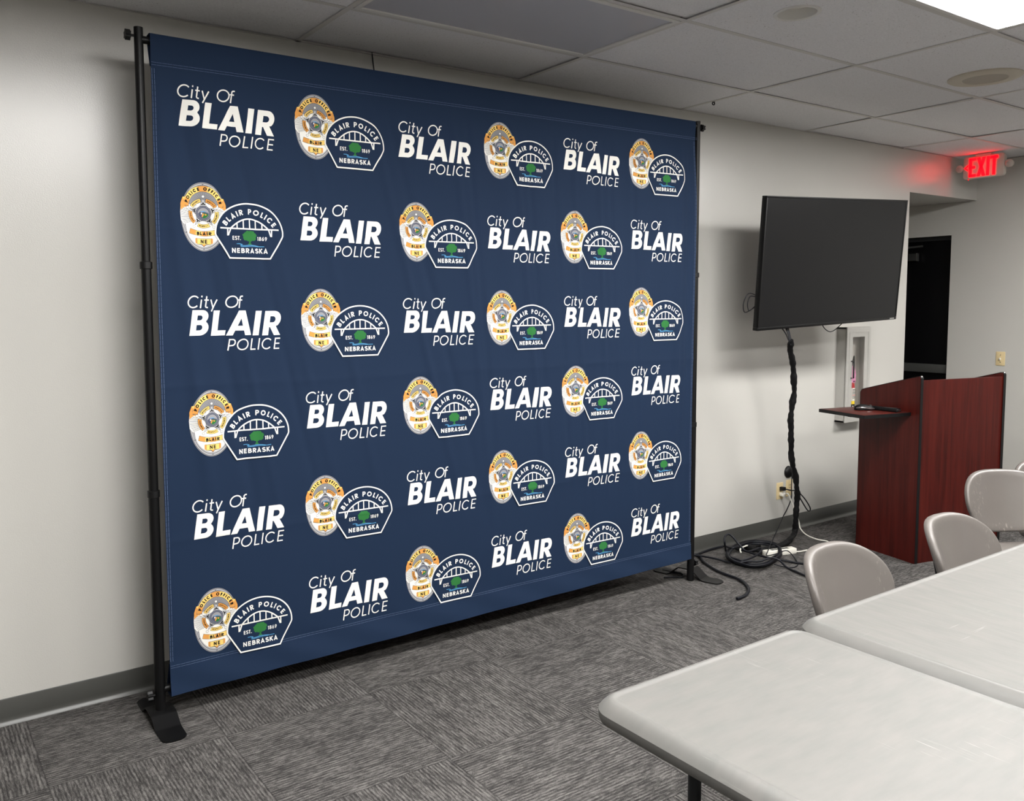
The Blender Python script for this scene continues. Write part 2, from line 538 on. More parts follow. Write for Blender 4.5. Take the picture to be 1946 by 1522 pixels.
for (i, j), lit in lamp_cells.items(): ceiling_light(i, j, lit, LB[i, j])

# recessed can light, speaker, hook
t = thing('recessed_downlight', (CAN.x, CAN.y, H), 'small round recessed downlight, switched off, in a speckled ceiling tile', 'ceiling light')
MB().lathe([(.074, 0), (.09, 0), (.09, -.004), (.084, -.007), (.074, -.004), (.068, .012), (.066, .045)], 48, cap=False).build('trim_ring', M_lampframe, t)
MB().lathe([(.067, .038), (.05, .030), (.025, .026), (.001, .025)], 48, cap=False).build('lens', M_white, t)
t = thing('ceiling_speaker', (SPK.x, SPK.y, H), 'round beige speaker set in the ceiling toward the exit sign', 'speaker')
MB().lathe([(.168, .001), (.168, -.006), (.160, -.011), (.125, -.014), (.105, -.013), (.1, -.009)], 64, cap=False).build('flange', M_spk, t)
MB().lathe([(.102, -.010), (.06, -.013), (.001, -.014)], 64, cap=False).build('grille', M_spkg, t)
hk = on(1356, 193, 2, H)
mb = MB().tube([(0, 0, 0), (0, 0, -.005)], .003, 8)
mb.lathe([(.009, 0), (.009, -.003), (.004, -.004)], 16)
mb.tube([(.0095 * math.cos(a), .0, -.011 + .0075 * math.sin(a)) for a in [2 * PI * k / 20 for k in range(20)]], .0032, 8, closed=True)
o = mb.build('ceiling_hook', M_steel, None, loc=(0, 0, 0)); o.location = (hk.x, hk.y, H)
tag(o, 'tiny dark metal ring hook in the ceiling near the right post of the backdrop', 'hook')
# loose wire hanging down the wall from the ceiling edge
p0, p1 = on(707, 103, 1, -.012), on(713, 150, 1, -.012)
pts = spline([(p0.x, p0.y, H + .004), (p0.x + .004, p0.y, p0.z - .03), (p0.x + .012, p1.y, p1.z), (p0.x + .011, p1.y, p1.z - .12), (p0.x + .004, -.008, p1.z - .25)], 5)
o = MB().tube(pts, .003, 8).build('hanging_wire', M_cable, None, loc=(0, 0, 0))
tag(o, 'thin dark wire hanging down the wall above the blue backdrop', 'wire')

# ------------------------------------------------------------------ dark door in the far wall
dr = tag(bpy.data.objects.new('door_1', None), kind='structure'); COL.objects.link(dr)
dr.location = (XE, DY0, 0)
fr = MB()
for (a, b) in (((XE + .0, DY0, 0), (XE + .11, DY0 + .02, DZ)), ((XE + .0, DY1 - .02, 0), (XE + .11, DY1, DZ)), ((XE + .0, DY0 + .02, DZ - .035), (XE + .11, DY1 - .02, DZ))):
    fr.box((a[0] + .06, a[1], a[2]), b)
wpart('door_frame', fr, M_doorframe, dr, 0)
wpart('door_leaf', MB().box((XE + .085, DY0 + .02, .01), (XE + .13, DY1 - .02, DZ - .035), bev=.002), M_door, dr)
pb = MB().box((XE + .03, DY0 + .022, .945), (XE + .07, DY1 - .04, 1.02), bev=.004)
pb.box((XE + .06, DY0 + .08, .955), (XE + .09, DY0 + .14, 1.01))
pb.box((XE + .06, DY1 - .14, .955), (XE + .09, DY1 - .08, 1.01))
wpart('push_bar', pb, M_bar, dr)
cl = MB().box((XE + .03, .50, 1.93), (XE + .085, .76, 1.995), bev=.006)
wpart('door_closer', cl, M_doorframe, dr)
wpart('closer_edge', MB().box((XE + .028, .492, 1.928), (XE + .06, .500, 1.997)), M_chrome, dr)
wpart('closer_arm', MB().tube([(XE + .03, .66, 2.0), (XE - .0, .60, 2.045), (XE + .03, .445, 2.055)], .009, 8), M_bar, dr)

# ------------------------------------------------------------------ exit sign
ex = thing('exit_sign', (5.70, -.2355, H), 'lit red EXIT sign with two round lamp heads hung from the ceiling', 'exit sign')
sx0 = 5.70
mb = MB()
def rr_yz(hy, hz, r, n=8):
    return [(cy + r * math.cos(math.radians(a0 + 90 * k / n)), cz + r * math.sin(math.radians(a0 + 90 * k / n))) for cy, cz, a0 in ((hy - r, hz - r, 0), (-hy + r, hz - r, 90), (-hy + r, -hz + r, 180), (hy - r, -hz + r, 270)) for k in range(n + 1)]
vs = []; prof_ = [(.0, -.002), (.005, -.025), (.001, -.0225), (.0, -.019), (.0, .0), (.004, .001), (.004, .022), (.009, .025)]
prof_ = prof_[1:]
for ins, x_ in prof_: vs += [(x_, y_, z_ - .10) for y_, z_ in rr_yz(.149 - ins, .088 - ins, .024)]
fs = [(i * 36 + k, i * 36 + (k + 1) % 36, (i + 1) * 36 + (k + 1) % 36, (i + 1) * 36 + k) for i in range(len(prof_) - 1) for k in range(36)]
fs += [tuple(range(36))[::-1], tuple((len(prof_) - 1) * 36 + k for k in range(36))]
mb.add(vs, fs)
mb.build('housing', M_signbody, ex)
MB().box((-.03, -.055, -.014), (.03, .06, 0), bev=.004).build('canopy', M_signbody, ex)
for s in (1, -1):
    yy = s * .181
    arm = MB().tube([(0, s * .14, -.1), (0, s * .158, -.1)], .012, 10)
    Mx = Matrix.Translation((-.012, yy - s * .002, -.098)) @ Matrix.Rotation(-PI / 2, 4, 'Y')
    arm.lathe([(.018, -.03), (.026, -.02), (.029, 0), (.029, .008), (.025, .012)], 28, M=Mx)
    hd = arm.build('lamp_head', M_signbody, ex)
    MB().lathe([(.0245, .0118), (.018, .0165), (.009, .0175), (.0085, .0135), (.001, .0135)], 28, M=Mx, cap=False).build('lens', M_lens, hd)

# letter shapes as block outlines on the sign face (seen from -x; +y is to the left)
def face_poly(mb, poly, x, d=.006):
    mb.prism([(-p[0], p[1]) for p in poly], 0, x - d, x)
lt = MB()
X0, Z0, LH, ST = -.104, -.173, .146, .021
def rc(x, z, w_, h_): return [(x, z), (x + w_, z), (x + w_, z + h_), (x, z + h_)]
gx = X0
for r_ in (rc(gx, Z0, ST, LH), rc(gx, Z0 + LH - ST, .052, ST), rc(gx, Z0 + .063, .045, ST), rc(gx, Z0, .052, ST)): face_poly(lt, r_, -.0252)
gx += .058
face_poly(lt, [(gx, Z0), (gx + .023, Z0), (gx + .063, Z0 + LH), (gx + .04, Z0 + LH)], -.0252)
face_poly(lt, [(gx + .04, Z0), (gx + .063, Z0), (gx + .023, Z0 + LH), (gx, Z0 + LH)], -.0252)
gx += .070
face_poly(lt, rc(gx, Z0, ST, LH), -.0252)
gx += .027
face_poly(lt, rc(gx + .017, Z0, ST, LH), -.0252); face_poly(lt, rc(gx, Z0 + LH - ST, .055, ST), -.0252)
lt.build('letters', M_led, ex, 0)
ch = MB()
face_poly(ch, [(-.142, -.1), (-.112, -.076), (-.112, -.088), (-.126, -.1), (-.112, -.112), (-.112, -.124)], -.0252)
ch.build('arrow', M_led, ex, 0)
MB().lathe([(.0035, 0), (.0035, -.004), (.002, -.006)], 10, M=Matrix.Translation((-.018, .11, -.187))).build('status_lamp', M_led, ex)

# ------------------------------------------------------------------ wall plates
def plate(name, x, z, kind, label, cat, group=None, wall='left'):
    """cover plate about 70 x 115 mm; local -y faces the room"""
    t = thing(name, (x, 0, z), label, cat, group)
    if wall == 'back': t.location = (XE, x, z); t.rotation_euler = (0, 0, -PI / 2)
    MB().box((-.035, -.006, -.0575), (.035, 0, .0575), bev=.003).build('cover_plate', M_ivory, t)
    for s in ((1, -1) if kind == 'outlet' else ()):
        mb = MB().box((-.016, -.0085, s * .0195 - .014), (.016, -.005, s * .0195 + .014), bev=.002)
        q_ = mb.build('socket', M_ivory, t)
        sl = MB().box((-.008, -.0088, s * .0195 - .002), (-.005, -.0084, s * .0195 + .007)).box((.005, -.0088, s * .0195 - .002), (.008, -.0084, s * .0195 + .007)).build('slot', M_matte, q_, 0)
    if kind == 'switch':
        MB().box((-.005, -.020, -.006), (.005, -.004, .010), bev=.002, M=Matrix.Rotation(.35, 4, 'X')).build('toggle', M_white, t)
        for s in (1, -1):
            MB().lathe([(.0035, 0), (.003, .0015)], 10, M=Matrix.Translation((0, -.006, s * .03)) @ Matrix.Rotation(PI / 2, 4, 'X')).build('screw', M_bar, t)
    else:
        MB().lathe([(.003, 0), (.0025, .0012)], 10, M=Matrix.Translation((0, -.006, 0)) @ Matrix.Rotation(PI / 2, 4, 'X')).build('screw', M_bar, t)
    return t
OUTX, OUTZ = 3.527, .288
plate('wall_outlet', OUTX, OUTZ, 'outlet', 'ivory wall outlet with a black and a white plug pushed in', 'outlet')
plate('wall_outlet', 3.632, OUTZ + .008, 'outlet', 'ivory wall outlet with nothing plugged in, behind the black cable sleeve', 'outlet')
plate('light_switch', -.235, 1.0995, 'switch', 'ivory toggle light switch on the wall above the wooden lectern', 'light switch', wall='back')

# black round cable port on the wall
gp = on(1500, 897, 1, -.01)
t = thing('cable_port', (gp.x, 0, gp.z), 'black round cable port on the wall just above the outlets', 'cable port')
Mr = Matrix.Rotation(PI / 2, 4, 'X')
MB().lathe([(.043, 0), (.042, .006), (.034, .017), (.02, .023)], 28, M=Mr).build('hood', M_matte, t)

# ------------------------------------------------------------------ television on a wall bracket
TW = 1.36
K = (TW - 1.34) / .11
TC = Vector((3.3334, -.4958, 1.8145)).lerp(Vector((3.7294, -.2474, 1.8336)), K)
TH = TW * .572
ya, ti, ro = -.0522, .0933, .0367
xd = Vector((math.cos(ya), math.sin(ya), 0)); nd = Vector((math.sin(ya), -math.cos(ya), 0)); uz = Vector((0, 0, 1))
nn = nd * math.cos(ti) - uz * math.sin(ti); uu = uz * math.cos(ti) + nd * math.sin(ti)
x3 = xd * math.cos(ro) + uu * math.sin(ro); u3 = uu * math.cos(ro) - xd * math.sin(ro)
tv = thing('television', TC, 'large flat black television, switched off, tilted down on the wall', 'television')
tm = Matrix((x3, -nn, u3)).transposed()
tv.rotation_euler = tm.to_euler()
a, c = TW / 2, TH / 2
mb = MB()
bz = .011
for lo, hi in (((-a, -c), (a, -c + .018)), ((-a, c - bz), (a, c)), ((-a, -c + .018), (-a + bz, c - bz)), ((a - bz, -c + .018), (a, c - bz))):
    mb.box((lo[0], 0, lo[1]), (hi[0], .035, hi[1]), bev=.0025)
mb.build('bezel', M_tvbody, tv)
MB().quad((-a + bz, .003, -c + .018), (a - bz, .003, -c + .018), (a - bz, .003, c - bz), (-a + bz, .003, c - bz)).build('screen', M_screen, tv, 0)
MB().box((-a + .012, .03, -c + .012), (a - .012, .045, c - .012), bev=.004).box((-a + .2, .044, -c + .05), (a - .2, .075, c - .22), bev=.01).build('back_cover', M_tvbody, tv)
MB().box((a - .075, -.0012, -c + .004), (a - .028, .0002, -c + .013)).build('badge', M_chrome, tv, 0)
# bracket: plates and two folding arms, back to the wall
inv = (Matrix.Translation(TC) @ tm.to_4x4()).inverted()
MB().box((-.2, .075, -.2), (.2, .09, .2), bev=.003).build('mount_plate', M_black, tv)
mb = MB()
W = lambda p: Vector(p)
TVM = Matrix.Translation(TC) @ tm.to_4x4()
wy = -.014
wx = TC.x + .06
cor = [W((wx + sx_ * .11, y_, TC.z + sz_ * .16)) for y_ in (wy, -.002) for sx_, sz_ in ((-1, -1), (1, -1), (1, 1), (-1, 1))]
mb.add(cor, [(0, 1, 2, 3), (4, 5, 6, 7), (0, 1, 5, 4), (1, 2, 6, 5), (2, 3, 7, 6), (3, 0, 4, 7)])
for dz in (-.06, .06):
    mb.tube([W((wx, wy, TC.z + dz)), W((wx + .14, TC.y * .55, TC.z + dz)), TVM @ Vector((.02, .085, dz))], .017, 10)
o = mb.build('wall_bracket', M_black, tv); o.matrix_parent_inverse = inv
TVM = Matrix.Translation(TC) @ tm.to_4x4()
# thin cables about the television
ca = MB()
L = lambda x, y, z: TVM @ Vector((x, y, z))
ca.tube(spline([L(-a + .05, .06, -c + .20), L(-a - .02, .065, -c + .215), L(-a - .052, .07, -c + .16), L(-a - .035, .07, -c + .105), L(-a + .03, .06, -c + .13)], 8), .0025, 8)
ca.tube(spline([L(-a + .05, .05, -c + .19), L(-a - .012, .055, -c + .20), L(-a - .035, .055, -c + .16), L(-a - .018, .055, -c + .115), L(-a + .03, .055, -c + .14)], 8), .0025, 8)
o = ca.build('cable_loop', M_cable, None, loc=TC); tag(o, 'thin black wires looping out past the left edge of the television', 'cable')
ca = MB().tube(spline([L(-.02, .05, -c + .05), L(-.012, .05, -c - .01), L(.05, .05, -c - .05), L(.11, .05, -c - .045), L(.20, .05, -c + .01), L(.22, .05, -c + .06)], 8), .003, 8)
o = ca.build('drooping_wire', M_cable, None, loc=TC); tag(o, 'thin black wire drooping below the middle of the television', 'cable')

# braided cable sleeve from the television to the floor
Z2 = .3285
sl = [(315, 262), (312, 320), (325, 400), (328, 480), (333, 560), (322, 640), (312, 720), (313, 800), (316, 880), (320, 960), (335, 1030), (345, 1100), (352, 1170), (345, 1240), (340, 1310), (335, 1370)]
sp_ = []
for k, (x, y) in enumerate(sl):
    sp_.append(on(1400 + x * Z2, 560 + y * Z2, 1, -.40 + .20 * min(1, (k / 15) ** .8)))
e1 = on(1400 + 300 * Z2, 560 + 1425 * Z2, 2, .045)
e2 = on(1400 + 245 * Z2, 560 + 1455 * Z2, 2, .028)
path = spline(sp_ + [e1, e2, fl(1010, 425, .03), fl(880, 400, .022)], 8)
N = len(path)
rad = [.0165 + .0028 * math.sin(k * .55) + .0016 * math.sin(k * 1.7) for k in range(N)]
for k in range(3): rad[k] = .013 + .001 * k
rad[-1] = rad[-2] = .024; rad[-3] = .023; rad[-4] = .021
cs = thing('cable_sleeve', path[-1], 'twisted black cable sleeve hanging from the television to the floor', 'cable sleeve')
wpart('sleeve', MB().tube(path, rad, 14), M_sleeve, cs, 60)
hel = []
for k in range(N):
    T = (path[min(k + 1, N - 1)] - path[max(k - 1, 0)]).normalized()
    A = T.orthogonal().normalized(); B = T.cross(A)
    an = k * .21
    hel.append(path[k] + (A * math.cos(an) + B * math.sin(an)) * (rad[k] * .72))
wpart('wrap', MB().tube(hel[2:], .009, 8), M_sleeve, cs, 60)
wr = MB()
top = path[0]
for dx, dx2 in ((-.055, -.006), (-.008, -.003), (.004, .003), (.022, .008)):
    bt = TVM @ Vector(((TVM.inverted() @ top).x + dx, .05, -c + .03))
    wr.tube(spline([bt, bt.lerp(top, .6) + Vector((dx2 * .5, 0, 0)), top + Vector((dx2, 0, -.03))], 6), .0035, 8)
wpart('wires', wr, M_cable, cs)

# ------------------------------------------------------------------ fire extinguisher cabinet
CX0, CX1, CZ0, CZ1, CD = 4.150, 4.450, .712, 1.392, .072
cab = thing('extinguisher_cabinet', ((CX0 + CX1) / 2, 0, CZ0), 'aluminium fire extinguisher cabinet with a glazed door on the wall behind the lectern', 'cabinet')
mb = MB()
mb.box((CX0, -CD, CZ0), (CX0 + .012, 0, CZ1)).box((CX1 - .012, -CD, CZ0), (CX1, 0, CZ1))
mb.box((CX0, -CD, CZ1 - .012), (CX1, 0, CZ1)).box((CX0, -CD, CZ0), (CX1, 0, CZ0 + .012))
wpart('body', mb, M_alu, cab, 0)
wpart('back_panel', MB().quad((CX0, -.004, CZ0), (CX1, -.004, CZ0), (CX1, -.004, CZ1), (CX0, -.004, CZ1)), M_white, cab, 0)
mb = MB()
wx0, wx1, wz0, wz1 = 4.222, 4.372, CZ0 + .055, 1.322
d0, d1 = -CD - .008, -CD + .003
for lo, hi in (((CX0, CZ0), (wx0, CZ1)), ((wx1, CZ0), (CX1, CZ1)), ((wx0, CZ0), (wx1, wz0)), ((wx0, wz1), (wx1, CZ1))):
    mb.box((lo[0], d0, lo[1]), (hi[0], d1, hi[1]))
for lo, hi in (((CX0 + .03, CZ0 + .025), (CX0 + .034, CZ1 - .035)), ((CX1 - .034, CZ0 + .025), (CX1 - .030, CZ1 - .035)), ((CX0 + .03, CZ1 - .037), (CX1 - .03, CZ1 - .033))):
    mb.box((lo[0], d0 - .002, lo[1]), (hi[0], d0, hi[1]))
dd = wpart('door', mb, M_alu, cab, 0)
MB().box((wx0 - .002, d0 + .004, wz0 - .002), (wx1 + .002, d0 + .007, wz1 + .002)).build('pane', M_glass, dd, 0, loc=cab.location)
hx = wx0 - .012
MB().tube([(hx, d0, 1.15), (hx, d0 - .02, 1.15), (hx, d0 - .02, 1.03), (hx, d0, 1.03)], .005, 8).build('handle', M_steel, dd, loc=cab.location)
# extinguisher inside
exb = thing('fire_extinguisher', (4.262, -.043, CZ0 + .012), 'red fire extinguisher with a printed label inside the glazed cabinet', 'fire extinguisher')
MB().lathe([(.03, 0), (.034, .004), (.034, .23), (.03, .262), (.016, .285), (.012, .30)], 28).build('cylinder', M_red, exb)
lb = MB()
def band(z0, z1, mi):
    n = 20
    vs = [(.0345 * math.cos(2 * PI * k / n), .0345 * math.sin(2 * PI * k / n), z) for z in (z0, z1) for k in range(n)]
    lb.add(vs, [(k, (k + 1) % n, n + (k + 1) % n, n + k) for k in range(n)], mi)
band(.045, .062, 1); band(.085, .115, 1); band(.115, .139, 2); band(.139, .232, 0)
for k in range(7):   # printed lines
    zz = .158 + k * .010
    lb.box((-.014, -.0352, zz), (.012, -.030, zz + .004), 1 if k != 2 else 3)
lb.lathe([(.006, 0), (.005, .0006)], 14, 0, M=Matrix.Translation((-.012, -.0345, .1)) @ Matrix.Rotation(PI / 2, 4, 'X'))
lb.build('label', [M_white, M_matte, M_yellow, M_red], exb)
MB().box((-.008, -.012, .298), (.008, .012, .33), bev=.003).box((-.004, -.01, .325), (.05, .01, .333), bev=.002).box((-.002, -.008, .305), (.045, .008, .311)).build('valve_lever', M_matte, exb)
MB().tube(spline([(.0, -.008, .32), (-.004, -.016, .40), (.012, -.018, .46), (.02, -.014, .40), (.004, -.014, .35)], 8), .004, 8).build('hose', M_matte, exb)
tg = MB().prism([(-.022, .27), (.026, .27), (.03, .335), (.012, .375), (-.018, .392)], 1, -.026, -.0252)
for k in range(5): tg.box((-.014, -.0264, .29 + k * .012), (.018, -.0259, .293 + k * .012), 1)
tg.box((-.006, -.0264, .274), (.02, -.0259, .283), 2)
tg.build('inspection_tag', [M_pink, mat('tag_print', (205, 110, 165), .6), mat('tag_dark', (110, 40, 90), .6)], exb, 0)

# ------------------------------------------------------------------ lectern
PT = math.radians(-13)
lec = thing('lectern', (3.573, -.9015, 0), 'tall dark mahogany lectern with black edging and a fold-out side shelf', 'lectern', rz=PT)
LW, LD, LHT, LBK, PTK = .715, .44, 1.132, 1.018, .022
def side_poly(ins=0):
    return [(ins, 0), (LD, 0), (LD, LBK - .02), (LD - .012, LBK - .004), (LD - .03, LBK + .003), (.02, LHT - .004), (.008, LHT - .002), (ins, LHT - .012)]
for x0_ in (0, LW - PTK):
    s_ = MB().prism(side_poly(), 0, x0_, x0_ + PTK).build('side_panel', M_wood, lec)
    ed = MB()
    pl = [(-.001, 0.0), (-.001, LHT - .012), (.007, LHT - .0005), (.02, LHT - .002), (LD - .03, LBK + .005), (LD - .011, LBK - .002), (LD + .0015, LBK - .02), (LD + .0015, 0)]
    for i in range(len(pl) - 1):
        (y0_, z0_), (y1_, z1_) = pl[i], pl[i + 1]
        dd_ = Vector((y1_ - y0_, z1_ - z0_)).normalized(); nr_ = Vector((dd_.y, -dd_.x)) * -.002
        a_, b_ = x0_ + .001, x0_ + PTK - .001
        ed.add([(a_, y0_, z0_), (b_, y0_, z0_), (b_, y1_, z1_), (a_, y1_, z1_), (a_, y0_ + nr_.x, z0_ + nr_.y), (b_, y0_ + nr_.x, z0_ + nr_.y), (b_, y1_ + nr_.x, z1_ + nr_.y), (a_, y1_ + nr_.x, z1_ + nr_.y)],
               [(4, 5, 6, 7), (0, 1, 5, 4), (2, 3, 7, 6), (1, 2, 6, 5), (3, 0, 4, 7)])
    ed.build('edge_band', M_matte, s_, 0)
    MB().lathe([(.0075, 0), (.0065, .004), (.002, .0065)], 12, M=Matrix.Translation((x0_ + PTK / 2, .003, LHT - .003))).build('edge_cap', M_chrome, s_)
MB().box((PTK, .004, .0), (LW - PTK, .022, 1.106)).build('front_panel', M_wood, lec, 0)
MB().prism([(.022, 1.075), (.022, 1.092), (LD - .01, .968), (LD - .01, .951)], 0, PTK, LW - PTK).build('reading_top', M_wood, lec)
MB().box((PTK, .022, .55), (LW - PTK, LD - .02, .57)).build('inner_shelf', M_wood, lec, 0)
SHZ = .912
s_ = MB().box((-.365, .062, SHZ - .022), (-.0, .405, SHZ), bev=.004).build('side_shelf', M_wood2, lec)
ed = MB().box((-.367, .060, SHZ - .021), (-.363, .407, SHZ - .001)).box((-.367, .0585, SHZ - .021), (0, .0625, SHZ - .001)).box((-.367, .4045, SHZ - .021), (0, .4085, SHZ - .001))
ed.build('edge_band', M_matte, s_, 0)
MB().box((-.30, .22, SHZ - .034), (-.001, .245, SHZ - .022)).build('shelf_arm', M_black, lec, 0)
# mouse and remote on the shelf
LM = lec.matrix_basis
def lp(x, y, z): return Matrix.Translation(Vector((3.573, -.9015, 0))) @ Matrix.Rotation(PT, 4, 'Z') @ Vector((x, y, z))
mo = thing('computer_mouse', lp(-.165, .25, SHZ), 'black and silver computer mouse on the lectern side shelf', 'computer mouse', rz=PT - .5)
bm = bmesh.new(); bmesh.ops.create_uvsphere(bm, u_segments=28, v_segments=16, radius=1)
for v in bm.verts:
    x, y, z = v.co
    z = max(z, -.25)
    v.co = Vector((x * .06, y * .032 * (1 - .12 * math.cos(x * 2.5)), .009 + z * .026 * (1 - .25 * x)))
MB().bm(bm).build('body', M_matte, mo)
for s in (1, -1):
    MB().tube(spline([(-.052, s * .018, .014), (-.02, s * .0315, .018), (.02, s * .031, .012), (.052, s * .016, .010)], 6), .003, 8).build('silver_strip', M_chrome, mo)
MB().lathe([(.008, -.003), (.0095, 0), (.008, .003)], 16, M=Matrix.Translation((.034, 0, .024)) @ Matrix.Rotation(PI / 2, 4, 'X')).build('wheel', M_bar, mo)
re = thing('remote_control', lp(-.085, .18, SHZ), 'black remote control lying at the inner end of the lectern side shelf', 'remote control', rz=PT + 1.75)
MB().box((-.10, -.022, 0), (.10, .022, .022), bev=.007, seg=3).build('body', M_matte, re)
bt = MB()
for k in range(3):
    for s in (-1, 1): bt.lathe([(.004, 0), (.003, .002)], 10, M=Matrix.Translation((-.05 + k * .02, s * .008, .0215)))
bt.build('buttons', M_bar, re)
MB().box((-.102, -.012, .006), (-.099, .012, .017)).build('chrome_end', M_chrome, re, 0)
MB().tube([(-.075, -.012, .0225), (-.062, .012, .0225)], .003, 6).build('clip', M_chrome, re)

# ------------------------------------------------------------------ floor cables, plugs and the power strip
def air(x, y, yy): return on(1290 + x * Z1, 980 + y * Z1, 1, yy)
def cable(name, pts, r, label, m=M_cable, sub=8, closed=False):
    path = spline(pts, sub, closed)
    for p in path: p.z = max(p.z, r)
    base = min(path, key=lambda p: p.z)
    o = MB().tube(path, r, 10, closed=closed).build(name, m, None, 60, loc=base)
    return tag(o, label, 'cable')
cable('extension_cord', [fl(*p, .011) for p in ((-300, 590), (-100, 540), (60, 500), (205, 480), (262, 505), (300, 560), (380, 620), (480, 680), (600, 730), (720, 772), (800, 820), (852, 880), (858, 930), (820, 980), (750, 1010), (716, 1022))], .0082,
      'thick black cord whose cut end curls in front of the right backdrop foot')
coil = []
for k in range(5):
    d = (0, 26, 8, 40, 17)[k]
    coil += [fl(*p, .008 + .009 * k) for p in ((590 + d, 500), (700 + d, 585 - d), (830, 622 - d), (960, 633 - d), (1090, 610 - d), (1200 - d, 550 - d), (1268 - d, 470), (1262 - d, 395), (1190 - d, 340 + d), (1050, 312 + d), (900, 308 + d), (770 + d, 335 + d), (640 + d, 400))]
coil = [fl(1560, 595), fl(1400, 570), fl(1270, 545, .014), fl(1120, 520, .02), fl(960, 480, .02), fl(800, 430, .018), fl(640, 400, .016)] + coil
coil += [fl(560, 375, .02), fl(420, 405, .012), fl(320, 440, .01), fl(212, 480, .011)]
cable('coiled_cord', coil, .0066, 'black cord lying in a flat coil on the carpet below the television')
cable('looped_cord', [fl(215, 490, .02), fl(330, 505, .02), fl(480, 535, .018), fl(640, 575, .012), fl(800, 545, .04), fl(930, 500, .045), fl(1010, 440, .05), fl(1000, 400, .06), air(840, 440, -.34), air(740, 350, -.30), air(670, 265, -.26), air(612, 228, -.24), air(566, 265, -.24), air(566, 345, -.25), fl(585, 440, .055), fl(640, 530, .05), fl(740, 575, .045),
      fl(860, 560, .05), fl(1000, 560, .05), fl(1130, 520, .06), fl(1230, 545, .05), fl(1340, 640, .01), fl(1450, 690), fl(1570, 742), fl(1760, 810)], .0062,
      'black cord with one loop standing up from the coiled cable heap')
cable('thin_cord', [air(1290, 0, -.02), air(1230, 140, -.12), air(1160, 290, -.2), fl(1100, 430, .05), fl(1085, 490, .04), fl(1200, 470, .06), fl(1330, 430, .055), fl(1420, 510, .01), fl(1468, 590, .005), fl(1430, 630, .005), fl(1330, 636, .005), fl(1180, 600, .028)], .0032,
      'thin black lead looping over the power strip on the carpet')
cable('slack_cord', [fl(-180, 760, .005), fl(-60, 755, .005), fl(30, 760, .005), fl(58, 735, .005), fl(20, 708, .005), fl(-60, 695, .005), fl(-200, 670, .005)], .005,
      'thin black cord lying in a loop under the right end of the backdrop')
cable('port_cord', [Vector((gp.x + .015, -.022, gp.z - .012)), on(1504, 925, 1, -.05), on(1504, 945, 1, -.06), on(1497, 965, 1, -.05), air(1290, 0, -.025)], .0034,
      'thin black cord coming out of the round cable port')
# plugs in the left outlet
pl_ = thing('power_plug', (OUTX, -.0085, OUTZ + .0195), 'black plug in the upper socket of the left outlet', 'plug')
MB().box((-.014, -.035, -.012), (.014, 0, .012), bev=.004).build('plug_body', M_matte, pl_)
px_ = [Vector((0, -.03, 0)), Vector((.05, -.055, -.012)), Vector((.10, -.06, -.022)), Vector((.17, -.07, -.08)), Vector((.235, -.07, -.15)), Vector((.235, -.07, -.175)), Vector((.20, -.07, -.16)), Vector((.13, -.06, -.07))]
MB().tube(spline(px_, 6), .0042, 8).build('lead', M_cable, pl_)
ps = thing('power_strip', fl(1240, 478, 0), 'white power strip on the carpet with a white cord plugged into the wall', 'power strip')
ps_end0, ps_end1 = fl(1050, 512, 0), fl(1415, 462, 0)
dv = (ps_end1 - ps_end0); ang = math.atan2(dv.y, dv.x)
Ms = Matrix.Rotation(ang, 4, 'Z')
Lh = dv.length / 2
MB().box((-Lh, -.025, 0), (Lh, .025, .036), bev=.006, M=Ms).build('housing', M_white, ps)
mbs = MB()
for k in range(5):
    x_ = -Lh + .06 + k * (2 * Lh - .12) / 4
    mbs.box((x_ - .012, -.012, .0362), (x_ + .012, .012, .0368), M=Ms)
mbs.build('sockets', M_bar, ps, 0)
wc = [ps_end1 + Vector((-.01, 0, .016)), fl(1480, 442, .008), fl(1600, 422, .005), fl(1800, 400, .005), fl(1960, 395, .005), fl(1960, 360, .005), fl(1870, 338, .005), fl(1820, 312, .005), fl(1700, 290, .005), fl(1580, 240, .005), air(1500, 160, -.10), air(1474, 60, -.09), on(1503, 950, 1, -.08), on(1497, 938, 1, -.07), Vector((OUTX + .01, -.04, OUTZ - .0195))]
wpart('cord', MB().tube(spline(wc, 8), .0045, 8), M_white, ps, 60)
wpart('plug', MB().box((OUTX - .013, -.04, OUTZ - .033), (OUTX + .013, -.0085, OUTZ - .007), bev=.004), M_white, ps)
ad = fl(905, 395, .012)
bk = thing('adapter_block', (ad.x, ad.y, 0), 'small black power adapter among the coiled cords', 'power adapter')
MB().box((-.05, -.03, 0), (.05, .03, .032), bev=.006).build('block', M_matte, bk)
MB().tube(spline([(-.04, 0, .028), (-.07, -.01, .04), (-.13, -.01, .03), (-.15, -.03, .012)], 6), .0045, 8).build('white_lead', M_white, bk)

# ------------------------------------------------------------------ backdrop stand and its printed cloth
KS = .9715                      # the stand's feet lift its posts 45 mm off the carpet
PA = Vector((-.6662, -.1914, 0)); PB = Vector((2.3485, -.2468, 0))
EU = (PB - PA).normalized()
EN = EU.cross(Vector((0, 0, 1)))     # toward the room
def sb(u, v, off=0.0):
    """u metres along the stand from the left post, v height, off toward the room (metres on the surveyed plane)"""
    return CAM + (PA + EU * u + Vector((0, 0, v)) + EN * off - CAM) * KS
LU = (PB - PA).length
st = thing('backdrop_stand', sb(LU / 2, 0) * 1 - Vector((0, 0, sb(0, 0).z)), 'tall black metal stand with two posts holding the blue backdrop', 'backdrop stand')
HT = (2.605, 2.589)
def flat(u, z, off=0.0):
    p = sb(u, 0, off); return Vector((p.x, p.y, z))
cols = ((1.729, .853), (1.731, .874))
ZB = sb(0, 0).z - .006
